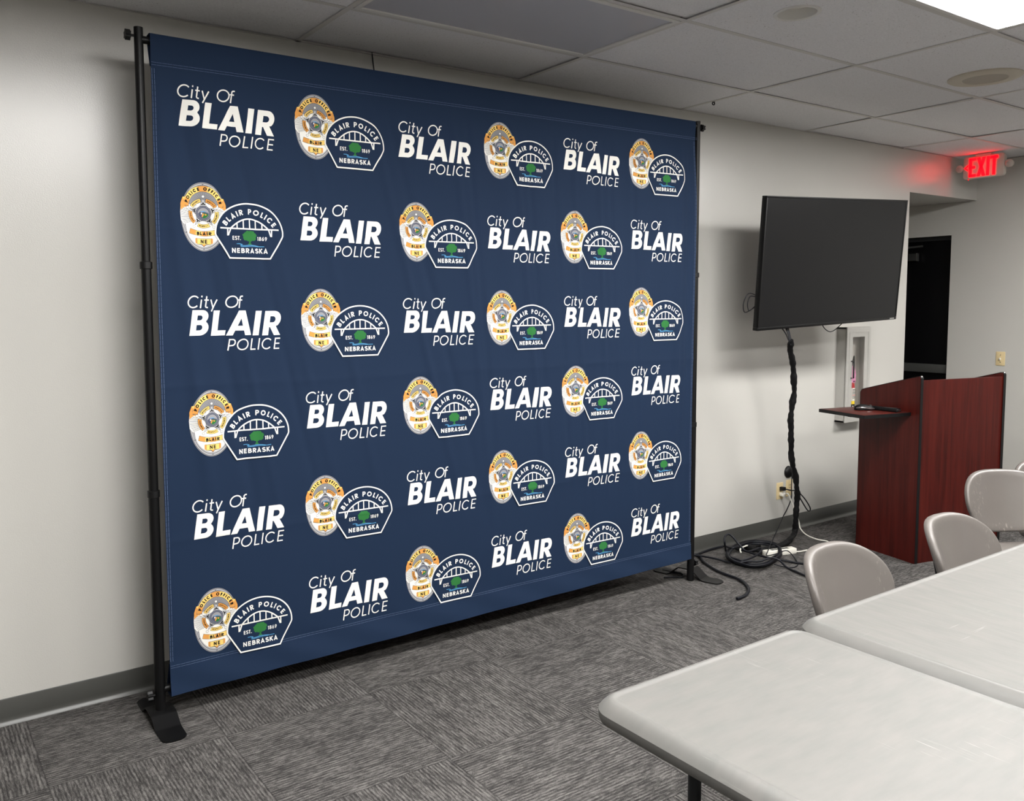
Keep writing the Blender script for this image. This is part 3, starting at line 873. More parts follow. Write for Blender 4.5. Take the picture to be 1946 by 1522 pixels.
for k, u in enumerate((0, LU)):
    zt = sb(u, HT[k]).z; z1 = sb(u, cols[k][0]).z; z2 = sb(u, cols[k][1]).z
    pst = wpart('post', MB().tube([flat(u, ZB if k == 0 else .004), flat(u, z2)], .0195, 24).tube([flat(u, z2), flat(u, z1)], .0178, 24).tube([flat(u, z1), flat(u, zt)], .0160, 24), M_black, st)
    for zc in (z2, z1):
        mb = MB().lathe([(.0165, -.014), (.0222, -.012), (.0222, .012), (.0165, .014)], 24, M=Matrix.Translation(flat(u, zc) - st.location))
        mb.build('collar', M_matte, pst)
    sg = -1 if k == 0 else 1
    for zk in (sb(u, HT[k] - .032).z, sb(u, .055).z):
        c0 = flat(u, zk)
        kn = MB().tube([c0, c0 + EU * sg * .03], .005, 8)
        Mk = Matrix.Translation(c0 + EU * sg * .038) @ Matrix.Rotation(PI / 2, 4, 'Y')
        prof = []
        n = 32
        vs = []
        for z_ in (-.009, .009):
            for i in range(n):
                a_ = 2 * PI * i / n; r_ = .0165 + .003 * math.cos(6 * a_)
                vs.append(Mk @ Vector((r_ * math.cos(a_), r_ * math.sin(a_), z_)))
        kn.add(vs, [(i, (i + 1) % n, n + (i + 1) % n, n + i) for i in range(n)] + [tuple(range(n))[::-1], tuple(range(n, 2 * n))])
        wpart('knob', kn, M_matte, st)
    # foot: bent steel strap, flat toes and a raised middle
    an = -PI / 2 if k == 0 else math.radians(-73)
    prof = [(-.215, .003), (-.12, .003), (-.105, .006), (-.055, ZB - .006), (-.04, ZB - .001), (.04, ZB - .001), (.055, ZB - .006), (.105, .006), (.12, .003), (.215, .003)]
    hw = .047
    if k == 1: prof = [(s_, .003 + (z_ - .003) * 1.5) for s_, z_ in prof]
    mb = MB(); vs = []; n = len(prof)
    def wid(s_): return hw * (1 if abs(s_) < .2 else .6)
    P2 = []
    for s_, z_ in prof: P2.append((s_, z_, hw))
    P2 = [(-.222, .003, .018), (-.212, .003, .036), (-.198, .003, .045)] + P2[1:-1] + [(.198, .003, .045), (.212, .003, .036), (.222, .003, .018)]
    c0 = flat(u, 0) if k == 0 else flat(u, 0) + Vector((.046, .058, 0))
    ca_, sa_ = math.cos(an), math.sin(an)
    for (s_, z_, w_) in P2:
        for sd in (-1, 1):
            for dz in (-.003, .003):
                vs.append((c0.x + ca_ * s_ * .92 - sa_ * w_ * sd, c0.y + sa_ * s_ * .92 + ca_ * w_ * sd, max(0, z_ + dz)))
    fs = []
    for i in range(len(P2) - 1):
        o_ = i * 4
        fs += [(o_ + 1, o_ + 3, o_ + 7, o_ + 5), (o_, o_ + 4, o_ + 6, o_ + 2), (o_, o_ + 1, o_ + 5, o_ + 4), (o_ + 2, o_ + 6, o_ + 7, o_ + 3)]
    o_ = (len(P2) - 1) * 4
    fs += [(0, 2, 3, 1), (o_, o_ + 1, o_ + 3, o_ + 2)]
    mb.add(vs, fs)
    wpart('foot', mb, M_black, st, 20)
VT0, VT1, VB0, VB1 = 2.5745, 2.5745, .070, .105     # bar heights left, right
wpart('crossbar', MB().tube([sb(0, VT0 - .012), sb(LU, VT1 - .012)], .0135, 20), M_black, st)
wpart('crossbar', MB().tube([sb(0, .072), sb(LU, .104)], .0135, 20), M_black, st)

# cloth surface -------------------------------------------------
OFF = .019
def sstep(t): t = max(0, min(1, t)); return t * t * (3 - 2 * t)
def u_left(v): return .0345 - .002 * math.sin(v * 1.2)
def u_right(v): return 2.963 + .023 * sstep((2.53 - v) / .5) - .006 * math.sin(v * 2.0)
def v_top(u): return 2.581 - .0010 * u - .004 * math.sin(u / 2.95 * PI)
def v_bot(u): return .050 + .0155 * u
def wrinkle(u, v):
    """folds of the hung cloth, metres"""
    w_ = 0.0
    ed = sstep((v_top(u) - v - .1) / .25) * sstep((v - v_bot(u) - .10) / .25)
    w_ += .0035 * math.sin(5.1 * u + 1.3 * math.sin(1.7 * v)) * ed
    w_ += .0022 * math.sin(13.0 * u + 1.1 * v + .8 * math.sin(2.3 * v + u)) * ed * (.35 + .65 * sstep((u - .9) / .8))
    w_ += .0013 * math.sin(29.0 * u + 1.4 * v) * ed * sstep((v - .9) / .9) * sstep((u - 1.1) / .5)
    # soft pulls fanning down from the upper left corner
    for (uu0, slope, amp, wd) in ((.05, .10, .014, .030), (.11, .17, -.013, .024), (.17, .19, .010, .018), (.30, .22, -.010, .017), (.36, .24, .007, .020), (.62, .20, .008, .020), (.93, .26, .011, .018),
                                  (1.02, .28, -.010, .020), (1.36, .12, .009, .017), (1.44, .10, -.009, .016), (1.7, .12, .010, .016), (1.78, .10, -.007, .014), (1.95, .07, -.010, .014), (2.08, .06, .009, .014),
                                  (2.25, .05, .009, .014), (2.33, .04, -.007, .014), (2.5, .03, -.009, .016), (2.86, -.02, .013, .026), (2.93, .0, -.012, .018)):
        cu = uu0 + slope * (2.45 - v) * (1 if u < 2.7 else .6)
        w_ += .62 * amp * math.exp(-((u - cu) / wd) ** 2) * sstep((2.47 - v) / .18) * sstep((v - .35) / .9)
    # ironed fold lines
    for v0 in (1.262, 1.87, .66):
        w_ += .0026 * math.exp(-abs(v - v0 - .004 * math.sin(6 * u)) / .012)
    for u0 in (.75, 1.5, 2.25):
        w_ += .0010 * math.exp(-abs(u - u0) / .010) * ed
    # pole pockets swell over the bars
    w_ += .0045 * sstep((v - 2.47) / .08) + .013 * max(0, min(1, (VH_B(u) - v) / .12))
    # slack of the lower pocket
    if v < .22: w_ += .0022 * math.sin(17 * u + 40 * v) * sstep((.21 - v) / .05)
    return w_
WS = .008
_wc = {}
def wnode(i, j):
    if (i, j) not in _wc: _wc[i, j] = wrinkle(i * WS, j * WS)
    return _wc[i, j]
def wq(u, v):
    """the folds sampled on one fixed mesh, so cloth and print bend alike"""
    a, b = u / WS, v / WS
    i, j = math.floor(a), math.floor(b)
    a -= i; b -= j
    return (wnode(i, j) * (1 - a) + wnode(i + 1, j) * a) * (1 - b) + (wnode(i, j + 1) * (1 - a) + wnode(i + 1, j + 1) * a) * b
def cs_(u, v, lay=0.0): return sb(u, v, OFF + .006 + wq(u, v) + lay)

VH_T = lambda u: 2.4665 + .0035 * u       # hem seams
VH_B = lambda u: .1715 + .0072 * u
bd_root = thing('printed_backdrop', sb(1.5, 0) - Vector((0, 0, 0)), 'navy cloth backdrop printed with rows of white lettering and police badges', 'backdrop')
def cloth_part(name, va, vb, nu, nv, wrap=0):
    mb = MB()
    vs = []
    rows = []
    for j in range(nv + 1):
        t_ = j / nv
        rows.append([(t_, i / nu) for i in range(nu + 1)])
    def P(t_, s_):
        u = u_left(1.3) + s_ * (u_right(1.3) - u_left(1.3))
        v = va(u) + t_ * (vb(u) - va(u))
        u = u_left(v) + s_ * (u_right(v) - u_left(v))
        return u, v
    for row in rows:
        for (t_, s_) in row:
            u, v = P(t_, s_); vs.append(cs_(u, v))
    n = nu + 1
    fs = [(j * n + i, j * n + i + 1, (j + 1) * n + i + 1, (j + 1) * n + i) for j in range(nv) for i in range(nu)]
    mb.add(vs, fs)
    if wrap:    # the pocket goes round its bar
        prev = [j_ for j_ in range(n)] if wrap < 0 else [nv * n + j_ for j_ in range(n)]
        base = len(mb.v)
        ring = []
        for k in range(1, 11):
            th = PI * k / 10
            for i in range(n):
                u, v = P(0 if wrap < 0 else 1, i / nu)
                off = OFF + .006 + wq(u, v)
                rr = off
                ring.append(sb(u, v + wrap * math.sin(th) * .006, off * math.cos(th)))
        for i in range(n):
            u, v = P(1 if wrap < 0 else 0, i / nu)
            ring.append(sb(u, v, .012))
        mb.v += [tuple(x) for x in ring]
        idx = [prev] + [[base + k * n + i for i in range(n)] for k in range(11)]
        for k in range(11):
            for i in range(nu):
                mb.f.append((idx[k][i], idx[k][i + 1], idx[k + 1][i + 1], idx[k + 1][i])); mb.m.append(0)
    return mb

# ---- lettering: a plain geometric stroke alphabet, cap height 1
def arc(cx, cy, rx, ry, a0, a1, n=18):
    return [(cx + rx * math.cos(math.radians(a0 + (a1 - a0) * k / n)), cy + ry * math.sin(math.radians(a0 + (a1 - a0) * k / n))) for k in range(n + 1)]
def glyph(ch, t):
    """list of centre lines and the advance width; t is the stroke width"""
    h = t / 2; T = 1 - h; B = h
    if ch == 'A': return [[(h * .9, 0), (.39, T + h * .2), (.78 - h * .9, 0)], [(.18, .27), (.60, .27)]], .78
    if ch == 'B': return [[(h, 0), (h, 1)], [(h, T), (.34, T)] + arc(.34, .75 - h / 4, .2, T - .75 + h / 4, 90, -90) + [(h, .5)], [(h, .5), (.36, .5)] + arc(.36, .25 + h / 2, .24, .25 - h / 2, 90, -90) + [(h, B)]], .66
    if ch == 'C': return [arc(.5, .5, .5 - h, .5 - h, 42, 318, 30)], .90
    if ch == 'E': return [[(h, 0), (h, 1)], [(h, T), (.55, T)], [(h, .5), (.52, .5)], [(h, B), (.55, B)]], .58
    if ch == 'F': return [[(h, 0), (h, 1)], [(h, T), (.53, T)], [(h, .49), (.5, .49)]], .55
    if ch == 'G': return [arc(.5, .5, .5 - h, .5 - h, 42, 360, 34), [(1 - h * .2, .5 - h * .2), (.55, .5 - h * .2)]], 1.0
    if ch == 'I': return [[(h, 0), (h, 1)]], t
    if ch == 'K': return [[(h, 0), (h, 1)], [(h, .42), (.60, 1)], [(.22, .58), (.64, 0)]], .64
    if ch == 'L': return [[(h, 0), (h, 1)], [(h, B), (.5, B)]], .5
    if ch == 'N': return [[(h, 0), (h, 1)], [(h, 1 - h * .5), (.74 - h, h * .5)], [(.74 - h, 0), (.74 - h, 1)]], .74
    if ch == 'O': return [arc(.52, .5, .52 - h, .5 - h, 0, 360, 40)], 1.04
    if ch == 'P': return [[(h, 0), (h, 1)], [(h, T), (.33, T)] + arc(.33, .70 - h / 4, .25, T - .70 + h / 4, 90, -90) + [(h, .4)]], .60
    if ch == 'R': return [[(h, 0), (h, 1)], [(h, T), (.33, T)] + arc(.33, .72 - h / 4, .24, T - .72 + h / 4, 90, -90) + [(h, .44)], [(.30, .44), (.60, 0)]], .62
    if ch == 'S': return [arc(.3, .74 - h / 2 + h * .2, .26 - h * .2, .26 - h * .7, 25, 270, 18) + arc(.3, .26 + h * .3, .28 - h * .2, .26 - h * .5, 90, -155, 18)], .58
    if ch == 'T': return [[(.29, 0), (.29, 1)], [(0, T), (.58, T)]], .58
    if ch == 'V': return [[(h, 1), (.36, 0), (.72 - h, 1)]], .72
    if ch == 'X': return [[(h, 0), (.62, 1)], [(h, 1), (.62, 0)]], .66
    if ch == 'Y': return [[(h, 1), (.34, .45), (.68 - h, 1)], [(.34, .5), (.34, 0)]], .68
    if ch == 'i': return [[(h, 0), (h, .68)], [(h, .86), (h, .86 + t * 1.25)]], t
    if ch == 't': return [[(.16, .95), (.16, .16)] + arc(.30, .16, .14, .16 - h, 180, 270, 8) + [(.36, h)], [(.0, .66 - h * .3), (.36, .66 - h * .3)]], .38
    if ch == 'y': return [[(h, .68), (.30, .04)], [(.62 - h, .68), (.20, -.26)]], .60
    if ch == 'f': return [[(.16, 0), (.16, .84)] + arc(.30, .84, .14, .16 - h, 180, 90, 8) + [(.38, 1 - h)], [(.0, .66 - h * .3), (.36, .66 - h * .3)]], .36
    if ch == '1': return [[(.16, 0), (.16, 1)], [(.17, .93), (0, .8)]], .26
    if ch == '6': return [arc(.28, .31, .28 - h, .31 - h, 0, 360, 24), [(h * 1.2, .42), (.36, 1)]], .56
    if ch == '8': return [arc(.28, .27, .28 - h, .27 - h, 0, 360, 24), arc(.28, .75, .23 - h * .6, .25 - h * .9, 0, 360, 22)], .56
    if ch == '9': return [arc(.28, .69, .28 - h, .31 - h, 0, 360, 24), [(.56 - h * 1.2, .58), (.2, 0)]], .56
    if ch == '.': return [[(h, 0), (h, t)]], t
    return [], .38

def strip(pts, t):
    """a flat line of width t along 2-D points"""
    P = [Vector(p) for p in pts]
    N = len(P)
    closed = (P[0] - P[-1]).length < 1e-6 and N > 3
    if closed: P = P[:-1]; N -= 1
    Lf, Rt = [], []
    for i in range(N):
        if closed: a_, b_ = P[i] - P[i - 1], P[(i + 1) % N] - P[i]
        else: a_, b_ = (P[i] - P[i - 1]) if i else (P[1] - P[0]), (P[i + 1] - P[i]) if i < N - 1 else (P[i] - P[i - 1])
        a_ = a_.normalized() if a_.length > 1e-9 else b_.normalized()
        b_ = b_.normalized() if b_.length > 1e-9 else a_
        na, nb = Vector((-a_.y, a_.x)), Vector((-b_.y, b_.x))
        mi = na + nb
        mi = mi.normalized() if mi.length > 1e-6 else na
        k = min(1 / max(mi.dot(na), .1), 2.2) * t / 2
        Lf.append(P[i] + mi * k); Rt.append(P[i] - mi * k)
    vs = Lf + Rt
    rg = range(N) if closed else range(N - 1)
    return vs, [(i, (i + 1) % N, N + (i + 1) % N, N + i)[::-1] for i in rg]

class Art:
    """flat print: polygons in metres on the cloth, by layer"""
    def __init__(s): s.v, s.f, s.m, s.z = [], [], [], []
    def add(s, vs, fs, mi, lay):
        b_ = len(s.v)
        s.v += [(p[0], p[1]) for p in vs]; s.z += [lay] * len(vs)
        s.f += [tuple(i + b_ for i in f_) for f_ in fs]; s.m += [mi] * len(fs)
    def poly(s, pts, mi, lay): s.add(pts, [tuple(range(len(pts)))], mi, lay)
    def line(s, pts, t, mi, lay):
        v_, f_ = strip(pts, t); s.add(v_, f_, mi, lay)
    def ell(s, cx, cy, rx, ry, mi, lay, n=48):
        s.poly([(cx + rx * math.cos(2 * PI * k / n), cy + ry * math.sin(2 * PI * k / n)) for k in range(n)], mi, lay)
    def ring(s, cx, cy, rx, ry, rx2, ry2, a0, a1, mi, lay, n=48):
        vs = []
        for k in range(n + 1):
            a_ = math.radians(a0 + (a1 - a0) * k / n)
            vs += [(cx + rx * math.cos(a_), cy + ry * math.sin(a_)), (cx + rx2 * math.cos(a_), cy + ry2 * math.sin(a_))]
        s.add(vs, [(2 * k, 2 * k + 1, 2 * k + 3, 2 * k + 2) for k in range(n)], mi, lay)
    def text(s, str_, x, y, h, t, mi, lay, width=None, slant=0.0, gap=.14, align='l'):
        tt = t / h
        adv = 0; items = []
        for ch in str_:
            st_, w_ = glyph(ch, tt); items.append((st_, adv)); adv += w_ + gap
        adv -= gap
        k = (width / (adv * h)) if width else 1
        if align == 'c': x -= adv * h * k / 2
        for st_, a_ in items:
            for pl_ in st_:
                pts = [(x + (a_ + p[0]) * h * k + slant * (p[1] * h), y + p[1] * h) for p in pl_]
                s.line(pts, t, mi, lay)
    def arctext(s, str_, cx, cy, rx, ry, a0, a1, h, t, mi, lay, flip=False):
        """letters spread from angle a0 to a1 along an ellipse"""
        tt = t / h
        ws = [glyph(ch, tt)[1] for ch in str_]
        g = .2
        tot = sum(ws) + g * (len(ws) - 1)
        pos = 0
        for ch, w_ in zip(str_, ws):
            f_ = (pos + w_ / 2) / tot
            a_ = math.radians(a0 + (a1 - a0) * f_)
            c_ = Vector((cx + rx * math.cos(a_), cy + ry * math.sin(a_)))
            nrm = Vector((math.cos(a_) / rx, math.sin(a_) / ry)).normalized()
            if flip: nrm = -nrm
            tg_ = Vector((nrm.y, -nrm.x))
            for pl_ in glyph(ch, tt)[0]:
                s.line([c_ + tg_ * ((p[0] - w_ / 2) * h) + nrm * (p[1] * h) for p in pl_], t, mi, lay)
            pos += w_ + g
    def refine(s, step=WS / 2):
        bm = bmesh.new()
        lay = bm.verts.layers.float.new('lay')
        bv = []
        for p, z in zip(s.v, s.z):
            v_ = bm.verts.new((p[0], p[1], 0)); v_[lay] = z; bv.append(v_)
        for f_, mi in zip(s.f, s.m):
            try:
                x = bm.faces.new([bv[i] for i in f_]); x.material_index = mi
            except ValueError: pass
        bmesh.ops.triangulate(bm, faces=[f_ for f_ in bm.faces if len(f_.verts) > 4])
        for ax in (0, 1):
            vals = [v_.co[ax] for v_ in bm.verts]
            k = math.ceil(min(vals) / step)
            while k * step < max(vals):
                co = [0, 0, 0]; co[ax] = k * step; no = [0, 0, 0]; no[ax] = 1
                bmesh.ops.bisect_plane(bm, geom=bm.verts[:] + bm.edges[:] + bm.faces[:], plane_co=co, plane_no=no, dist=1e-7)
                k += 1
        bm.verts.index_update()
        s.v = [(v_.co.x, v_.co.y) for v_ in bm.verts]; s.z = [v_[lay] for v_ in bm.verts]
        s.f = [tuple(v_.index for v_ in f_.verts) for f_ in bm.faces]; s.m = [f_.material_index for f_ in bm.faces]
        bm.free()
        return s
    def stamp(s, mb, u0, v0):
        b_ = len(mb.v)
        mb.v += [tuple(cs_(u0 + p[0], v0 + p[1], .0013 + z * .00018)) for p, z in zip(s.v, s.z)]
        mb.f += [tuple(i + b_ for i in f_) for f_ in s.f]; mb.m += s.m

# ---- "City Of BLAIR POLICE", origin at the foot of the B
SLN = .16
word = Art()
def sl2(pts): return [(p[0] + SLN * p[1], p[1]) for p in pts]
def outline(polys):
    """filled outline with holes"""
    cu = bpy.data.curves.new('tmp', 'CURVE'); cu.dimensions = '2D'; cu.fill_mode = 'BOTH'
    for pl_ in polys:
        s_ = cu.splines.new('POLY'); s_.points.add(len(pl_) - 1); s_.use_cyclic_u = True
        for q_, p in zip(s_.points, pl_): q_.co = (p[0], p[1], 0, 1)
    ob = bpy.data.objects.new('tmp', cu); COL.objects.link(ob)
    dg = bpy.context.evaluated_depsgraph_get()
    me = bpy.data.meshes.new_from_object(ob.evaluated_get(dg))
    vs = [(v_.co.x, v_.co.y) for v_ in me.vertices]; fs = [tuple(p.vertices) for p in me.polygons]
    bpy.data.objects.remove(ob); bpy.data.curves.remove(cu); bpy.data.meshes.remove(me)
    return vs, fs
Hc = .0985
def bold(polys, dx, dy=0.0):
    v_, f_ = outline([[(p[0] / 1000 + dx + SLN * p[1] / 1000, p[1] / 1000 + dy) for p in pl_] for pl_ in polys])
    word.add(v_, f_, WHT, 0)
A_ = lambda cx, cy, rx, ry, a0, a1, n=12: arc(cx, cy, rx, ry, a0, a1, n)
h_ = 98.5
bold([[(0, 0), (42, 0)] + A_(42, 29, 31, 29, -90, 55) + [(62, 53)] + A_(41, 73, 26, 25.5, -45, 90) + [(0, h_)],
      [(24, 20), (38, 20)] + A_(38, 30.5, 10.5, 10.5, -90, 90) + [(24, 41)], [(24, 59), (35, 59)] + A_(35, 68.5, 9.5, 9.5, -90, 90) + [(24, 78)]], 0)
bold([[(0, 0), (58, 0), (58, 20), (25, 20), (25, h_), (0, h_)]], .086, -.002)
bold([[(0, 0), (26, 0), (33, 19), (68, 19), (75, 0), (101, 0), (65, h_), (36, h_)], [(40, 38), (61, 38), (50.5, 68)]], .148, -.003)
bold([[(0, 0), (25, 0), (25, h_), (0, h_)]], .2555, -.005)
bold([[(0, 0), (25, 0), (25, 33), (29, 33), (50, 0), (79, 0), (54, 38)] + A_(43, 65, 29, 33.5, -50, 90) + [(0, h_)], [(25, 52), (38, 52)] + A_(38, 64.5, 12.5, 12.5, -90, 90) + [(25, 77)]], .2955, -.006)
def thin(str_, xs_, y, h, t, wsc=1.0):
    for ch, x in zip(str_, xs_):
        for pl_ in glyph(ch, t / h)[0]:
            word.line([(x + p[0] * h * wsc + SLN * (y + p[1] * h), y + p[1] * h) for p in pl_], t, WHT, 0)
thin('CityOf', [-.0235, .0285, .0425, .0665, .1265, .176], .106, .049, .0051)
thin('POLICE', [.1625, .1965, .2535, .285, .2995, .353], -.063, .046, .0049, .97)
word.refine()

# ---- badge and shoulder patch, origin at the centre of the oval (seal is 14 mm above it); drawn in millimetres
bad = Art()
mmv = lambda pts: [(p[0] / 1000, (p[1] + 14) / 1000) for p in pts]
def P_(pts, mi, lay): bad.poly(mmv(pts), mi, lay)
def Ln(pts, t, mi, lay): bad.line(mmv(pts), t / 1000, mi, lay)
def El(cx, cy, rx, ry, mi, lay, n=40): bad.ell(cx / 1000, (cy + 14) / 1000, rx / 1000, ry / 1000, mi, lay, n)
def Rg(cx, cy, rx, ry, rx2, ry2, a0, a1, mi, lay, n=48): bad.ring(cx / 1000, (cy + 14) / 1000, rx / 1000, ry / 1000, rx2 / 1000, ry2 / 1000, a0, a1, mi, lay, n)
def At(s_, cx, cy, rx, ry, a0, a1, h, t, mi, lay, flip=False): bad.arctext(s_, cx / 1000, (cy + 14) / 1000, rx / 1000, ry / 1000, a0, a1, h / 1000, t / 1000, mi, lay, flip)
El(0, -14, 88, 132, SIL, 0, 72)
for (k, mi) in ((.985, GRY), (.955, PAL), (.915, GRY), (.90, PAL), (.86, GRY)):
    Rg(0, -14, 88 * k, 132 * k, 88 * k - 1.5, 132 * k - 1.5, 0, 360, mi, 1, 72)
El(0, -14, 72, 115, PAL, 1, 64)
El(0, -40, 70, 88, WHT, 2, 56)
for k in range(24):      # ornament on the rim
    a_ = 2 * PI * k / 6 + PI / 2
    if k < 6: El(85 * .93 * math.cos(a_), -14 + 132 * .93 * math.sin(a_), 5, 5, SIL, 2, 10); El(85 * .93 * math.cos(a_), -14 + 132 * .93 * math.sin(a_), 2.4, 2.4, GRY, 3, 8)
# sunburst
for s in (-1, 1):
    P_([(s * 20, 40), (s * 88, 22), (s * 90, 0), (s * 88, -30), (s * 76, -44), (s * 20, -44)], WHT, 3)
    for k in range(13):
        a_ = math.radians(14 - k * 4.2)
        Ln([(s * 50 * math.cos(a_), -6 + 50 * math.sin(a_) + 4), (s * 89 * math.cos(a_ * .9), 2 + 70 * math.sin(a_ * 1.05))], 1.5, GRY, 4)
Rg(0, 12, 62, 72, 30, 30, 18, 162, SIL, 3)
for k in range(31):
    a_ = math.radians(22 + k * 136 / 30)
    Ln([(36 * math.cos(a_), 12 + 40 * math.sin(a_)), (61 * math.cos(a_), 12 + 71 * math.sin(a_))], 1.5, GRY, 4)
# gold ribbon
for s in (-1, 1):
    P_([(s * 79, 58), (s * 68, 52), (s * 72, 36), (s * 58, 22), (s * 74, 20), (s * 88, 8), (s * 88, 34)], ORG, 5)
    P_([(s * 79, 58), (s * 70, 60), (s * 68, 52), (s * 72, 36), (s * 74, 50)], GLD, 6)
Rg(0, 20, 79, 85.5, 56, 61.5, 4, 176, GRY, 5)
Rg(0, 20, 77.5, 84, 57.5, 63, 6, 174, GLD, 6)
for a0, a1 in ((6, 28), (76, 104), (152, 174)): Rg(0, 20, 77.5, 84, 57.5, 63, a0, a1, ORG, 7, 12)
At('POLICE OFFICER', 0, 20, 61.5, 67, 166, 14, 13, 3.9, BLK, 8)
# motto ribbons round the star
for a0, a1, s_, fl_ in ((100, 152, 'INTEGRITY', 0), (28, 80, 'SERVICE', 0), (-46, 8, 'EXCELLENCE', 1), (172, 226, 'VIGILANCE', 1), (244, 296, 'RESPECT', 1)):
    Rg(0, 0, 58, 57, 42.5, 42.5, a0, a1, BLK, 5, 16)
    Rg(0, 0, 56.8, 55.8, 43.7, 43.7, a0 + 1.3, a1 - 1.3, GLD if a0 not in (28, 172) else ORG, 6, 16)
    if fl_: At(s_, 0, 0, 53, 52.5, a0 + 6, a1 - 6, 6, 1.5, BLK, 7, True)
    else: At(s_, 0, 0, 46.5, 46.5, a1 - 6, a0 + 6, 6, 1.5, BLK, 7)
star = []
for k in range(10):
    a_ = PI / 2 + PI * k / 5; r_ = 56 if k % 2 == 0 else 25
    star.append((r_ * math.cos(a_), r_ * math.sin(a_)))
for k in range(5):      # star drawn as five kites
    a_, b_, c_ = star[(2 * k - 1) % 10], star[2 * k], star[(2 * k + 1) % 10]
    P_([(0, 0), a_, b_, c_], PAL, 8)
    P_([(0, 0), b_, c_], SIL, 9) if k % 2 else None
    Ln([a_, b_, c_], 1.6, GRY, 10)
    an = PI / 2 + 2 * PI * k / 5
    d_ = Vector((math.cos(an), math.sin(an))); n_ = Vector((-d_.y, d_.x))
    El(d_.x * 64, d_.y * 64, 5.4, 5.4, GRY, 10, 16); El(d_.x * 64, d_.y * 64, 4.4, 4.4, WHT, 11, 16)
    P_([d_ * 46, d_ * 35 + n_ * 3.5, d_ * 33, d_ * 35 - n_ * 3.5], BLK, 11)
    for s in (-1, 1): P_([d_ * 34 + n_ * s * 1, d_ * 37 + n_ * s * 6, d_ * 31 + n_ * s * 8, d_ * 31.5 + n_ * s * 2], BLK, 11)
El(0, 0, 29.5, 29.5, GRY, 12); El(0, 0, 28, 28, SLT, 13); Rg(0, 0, 26.5, 26.5, 25.5, 25.5, 0, 360, SIL, 14); El(0, 0, 20.5, 20.5, SIL, 14)
for k in range(28):
    a_ = 2 * PI * k / 28
    Ln([(22.5 * math.cos(a_), 22.5 * math.sin(a_)), (24.8 * math.cos(a_), 24.8 * math.sin(a_))], 1.2, SIL, 14)
P_(arc(0, 0, 19.5, 19.5, 0, 180, 20), SIL, 15)
P_([(-17, 1), (-11, 6), (-5, 3), (2, 7), (9, 4), (17, 2), (19, 0), (-19, 0)], SLT, 16)
P_([(-12, 6), (-6, 8), (4, 8), (12, 6), (6, 5), (-6, 5)], BLU, 17)
P_(arc(0, 0, 19.5, 19.5, 180, 360, 20), SLT, 15)
P_([(2, 2), (18, -4)] + arc(0, 0, 19.5, 19.5, -20, -95, 10) + [(-2, -8)], mi := GRN, 16)
P_([(-3, 0), (2, -2), (1, -8), (-3, -15), (-7, -12), (-4, -6)], ORG, 17)
P_([(-9, 1), (-5, 3), (-4, -3), (-8, -5)], WHT, 17); P_([(5, -2), (12, -4), (10, -9), (4, -7)], ORG, 17)
# lower scrolls
def bow(y0, hw_, sag, th, n=14):
    top_ = [(x, y0 - sag * (1 - (x / hw_) ** 2)) for x in [-hw_ + 2 * hw_ * k / n for k in range(n + 1)]]
    return top_, [(x * 1.09, y - th) for x, y in top_]
def quadstrip(a_, b_, mi, lay):
    v_ = mmv(a_) + mmv(b_); n = len(a_)
    bad.add(v_, [(i, n + i, n + i + 1, i + 1) for i in range(n - 1)], mi, lay)
a_, b_ = bow(-58.5, 53, 10, 20); quadstrip(a_, b_, GRY, 5)
a_, b_ = bow(-60, 52, 10, 17.5); quadstrip(a_, b_, GLD, 6)
quadstrip(a_[:4], b_[:4], ORG, 7); quadstrip(a_[6:10], b_[6:10], ORG, 7)
bad.text('BLAIR', 0, (-84.5 + 14) / 1000, .013, .0036, BLK, 8, width=.056, align='c')
P_([(-34, -97), (-27, -95), (-27, -118), (-34, -115)], ORG, 5); P_([(34, -97), (27, -95), (27, -118), (34, -115)], ORG, 5)
P_([(-27.5, -96.5), (27.5, -96.5), (27.5, -120), (8, -123), (0, -130), (-8, -123), (-27.5, -120)], GRY, 6)
P_([(-26.5, -98), (26.5, -98), (26.5, -119), (-26.5, -119)], GLD, 7); P_([(-7.5, -119), (7.5, -119), (0, -128)], ORG, 7)
bad.text('NE', 0, (-116 + 14) / 1000, .015, .0036, BLK, 8, width=.026, gap=.24, align='c')
# shoulder patch in front of the badge
pc = 181
patch = []
for k in range(41):
    a_ = math.radians(181 - 182 * k / 40)
    patch.append((pc + 138 * math.cos(a_), -71 + 117 * math.sin(a_)))
patch += [(pc + 138, -77), (pc + 135.5, -84), (pc + 84, -169.5), (pc - 84, -169.5), (pc - 135.5, -84), (pc - 138, -77)]
P_(patch, NAVY, 20)
Ln(patch + [patch[0]], 5.6, WHT, 21)
At('BLAIR POLICE', pc, -106, 113, 110, 147, 33, 21.5, 4.7, WHT, 21)
DK = -53.5
Ln([(pc - 120, DK), (pc + 120, DK)], 5.4, WHT, 21)
ar = lambda x: -14 - 6.66e-3 * x * x
Ln([(pc + x, ar(x)) for x in [-78 + 156 * k / 28 for k in range(29)]], 5.4, WHT, 21)
for s in (-1, 1):
    Ln([(pc + s * 76, ar(76) + 2), (pc + s * 87, -81)], 5.2, WHT, 21); Ln([(pc + s * 89.5, DK), (pc + s * 89.5, -82)], 5.2, WHT, 21)
for x in (-51, -25.5, 0, 25.5, 51): Ln([(pc + x, DK), (pc + x, ar(x))], 4.6, WHT, 21)
tree = []
for k in range(60):
    a_ = 2 * PI * k / 60
    r_ = 1 + .05 * math.sin(7 * a_) + .04 * math.sin(13 * a_ + 1)
    tree.append((pc + 28.5 * r_ * math.cos(a_), -81 + 20.5 * r_ * math.sin(a_) - (3 if math.sin(a_) < -.3 else 0) * abs(math.cos(a_))))
for k in range(60): bad.add(mmv([(pc, -81), tree[k], tree[(k + 1) % 60]]), [(0, 1, 2)], GRN, 21)
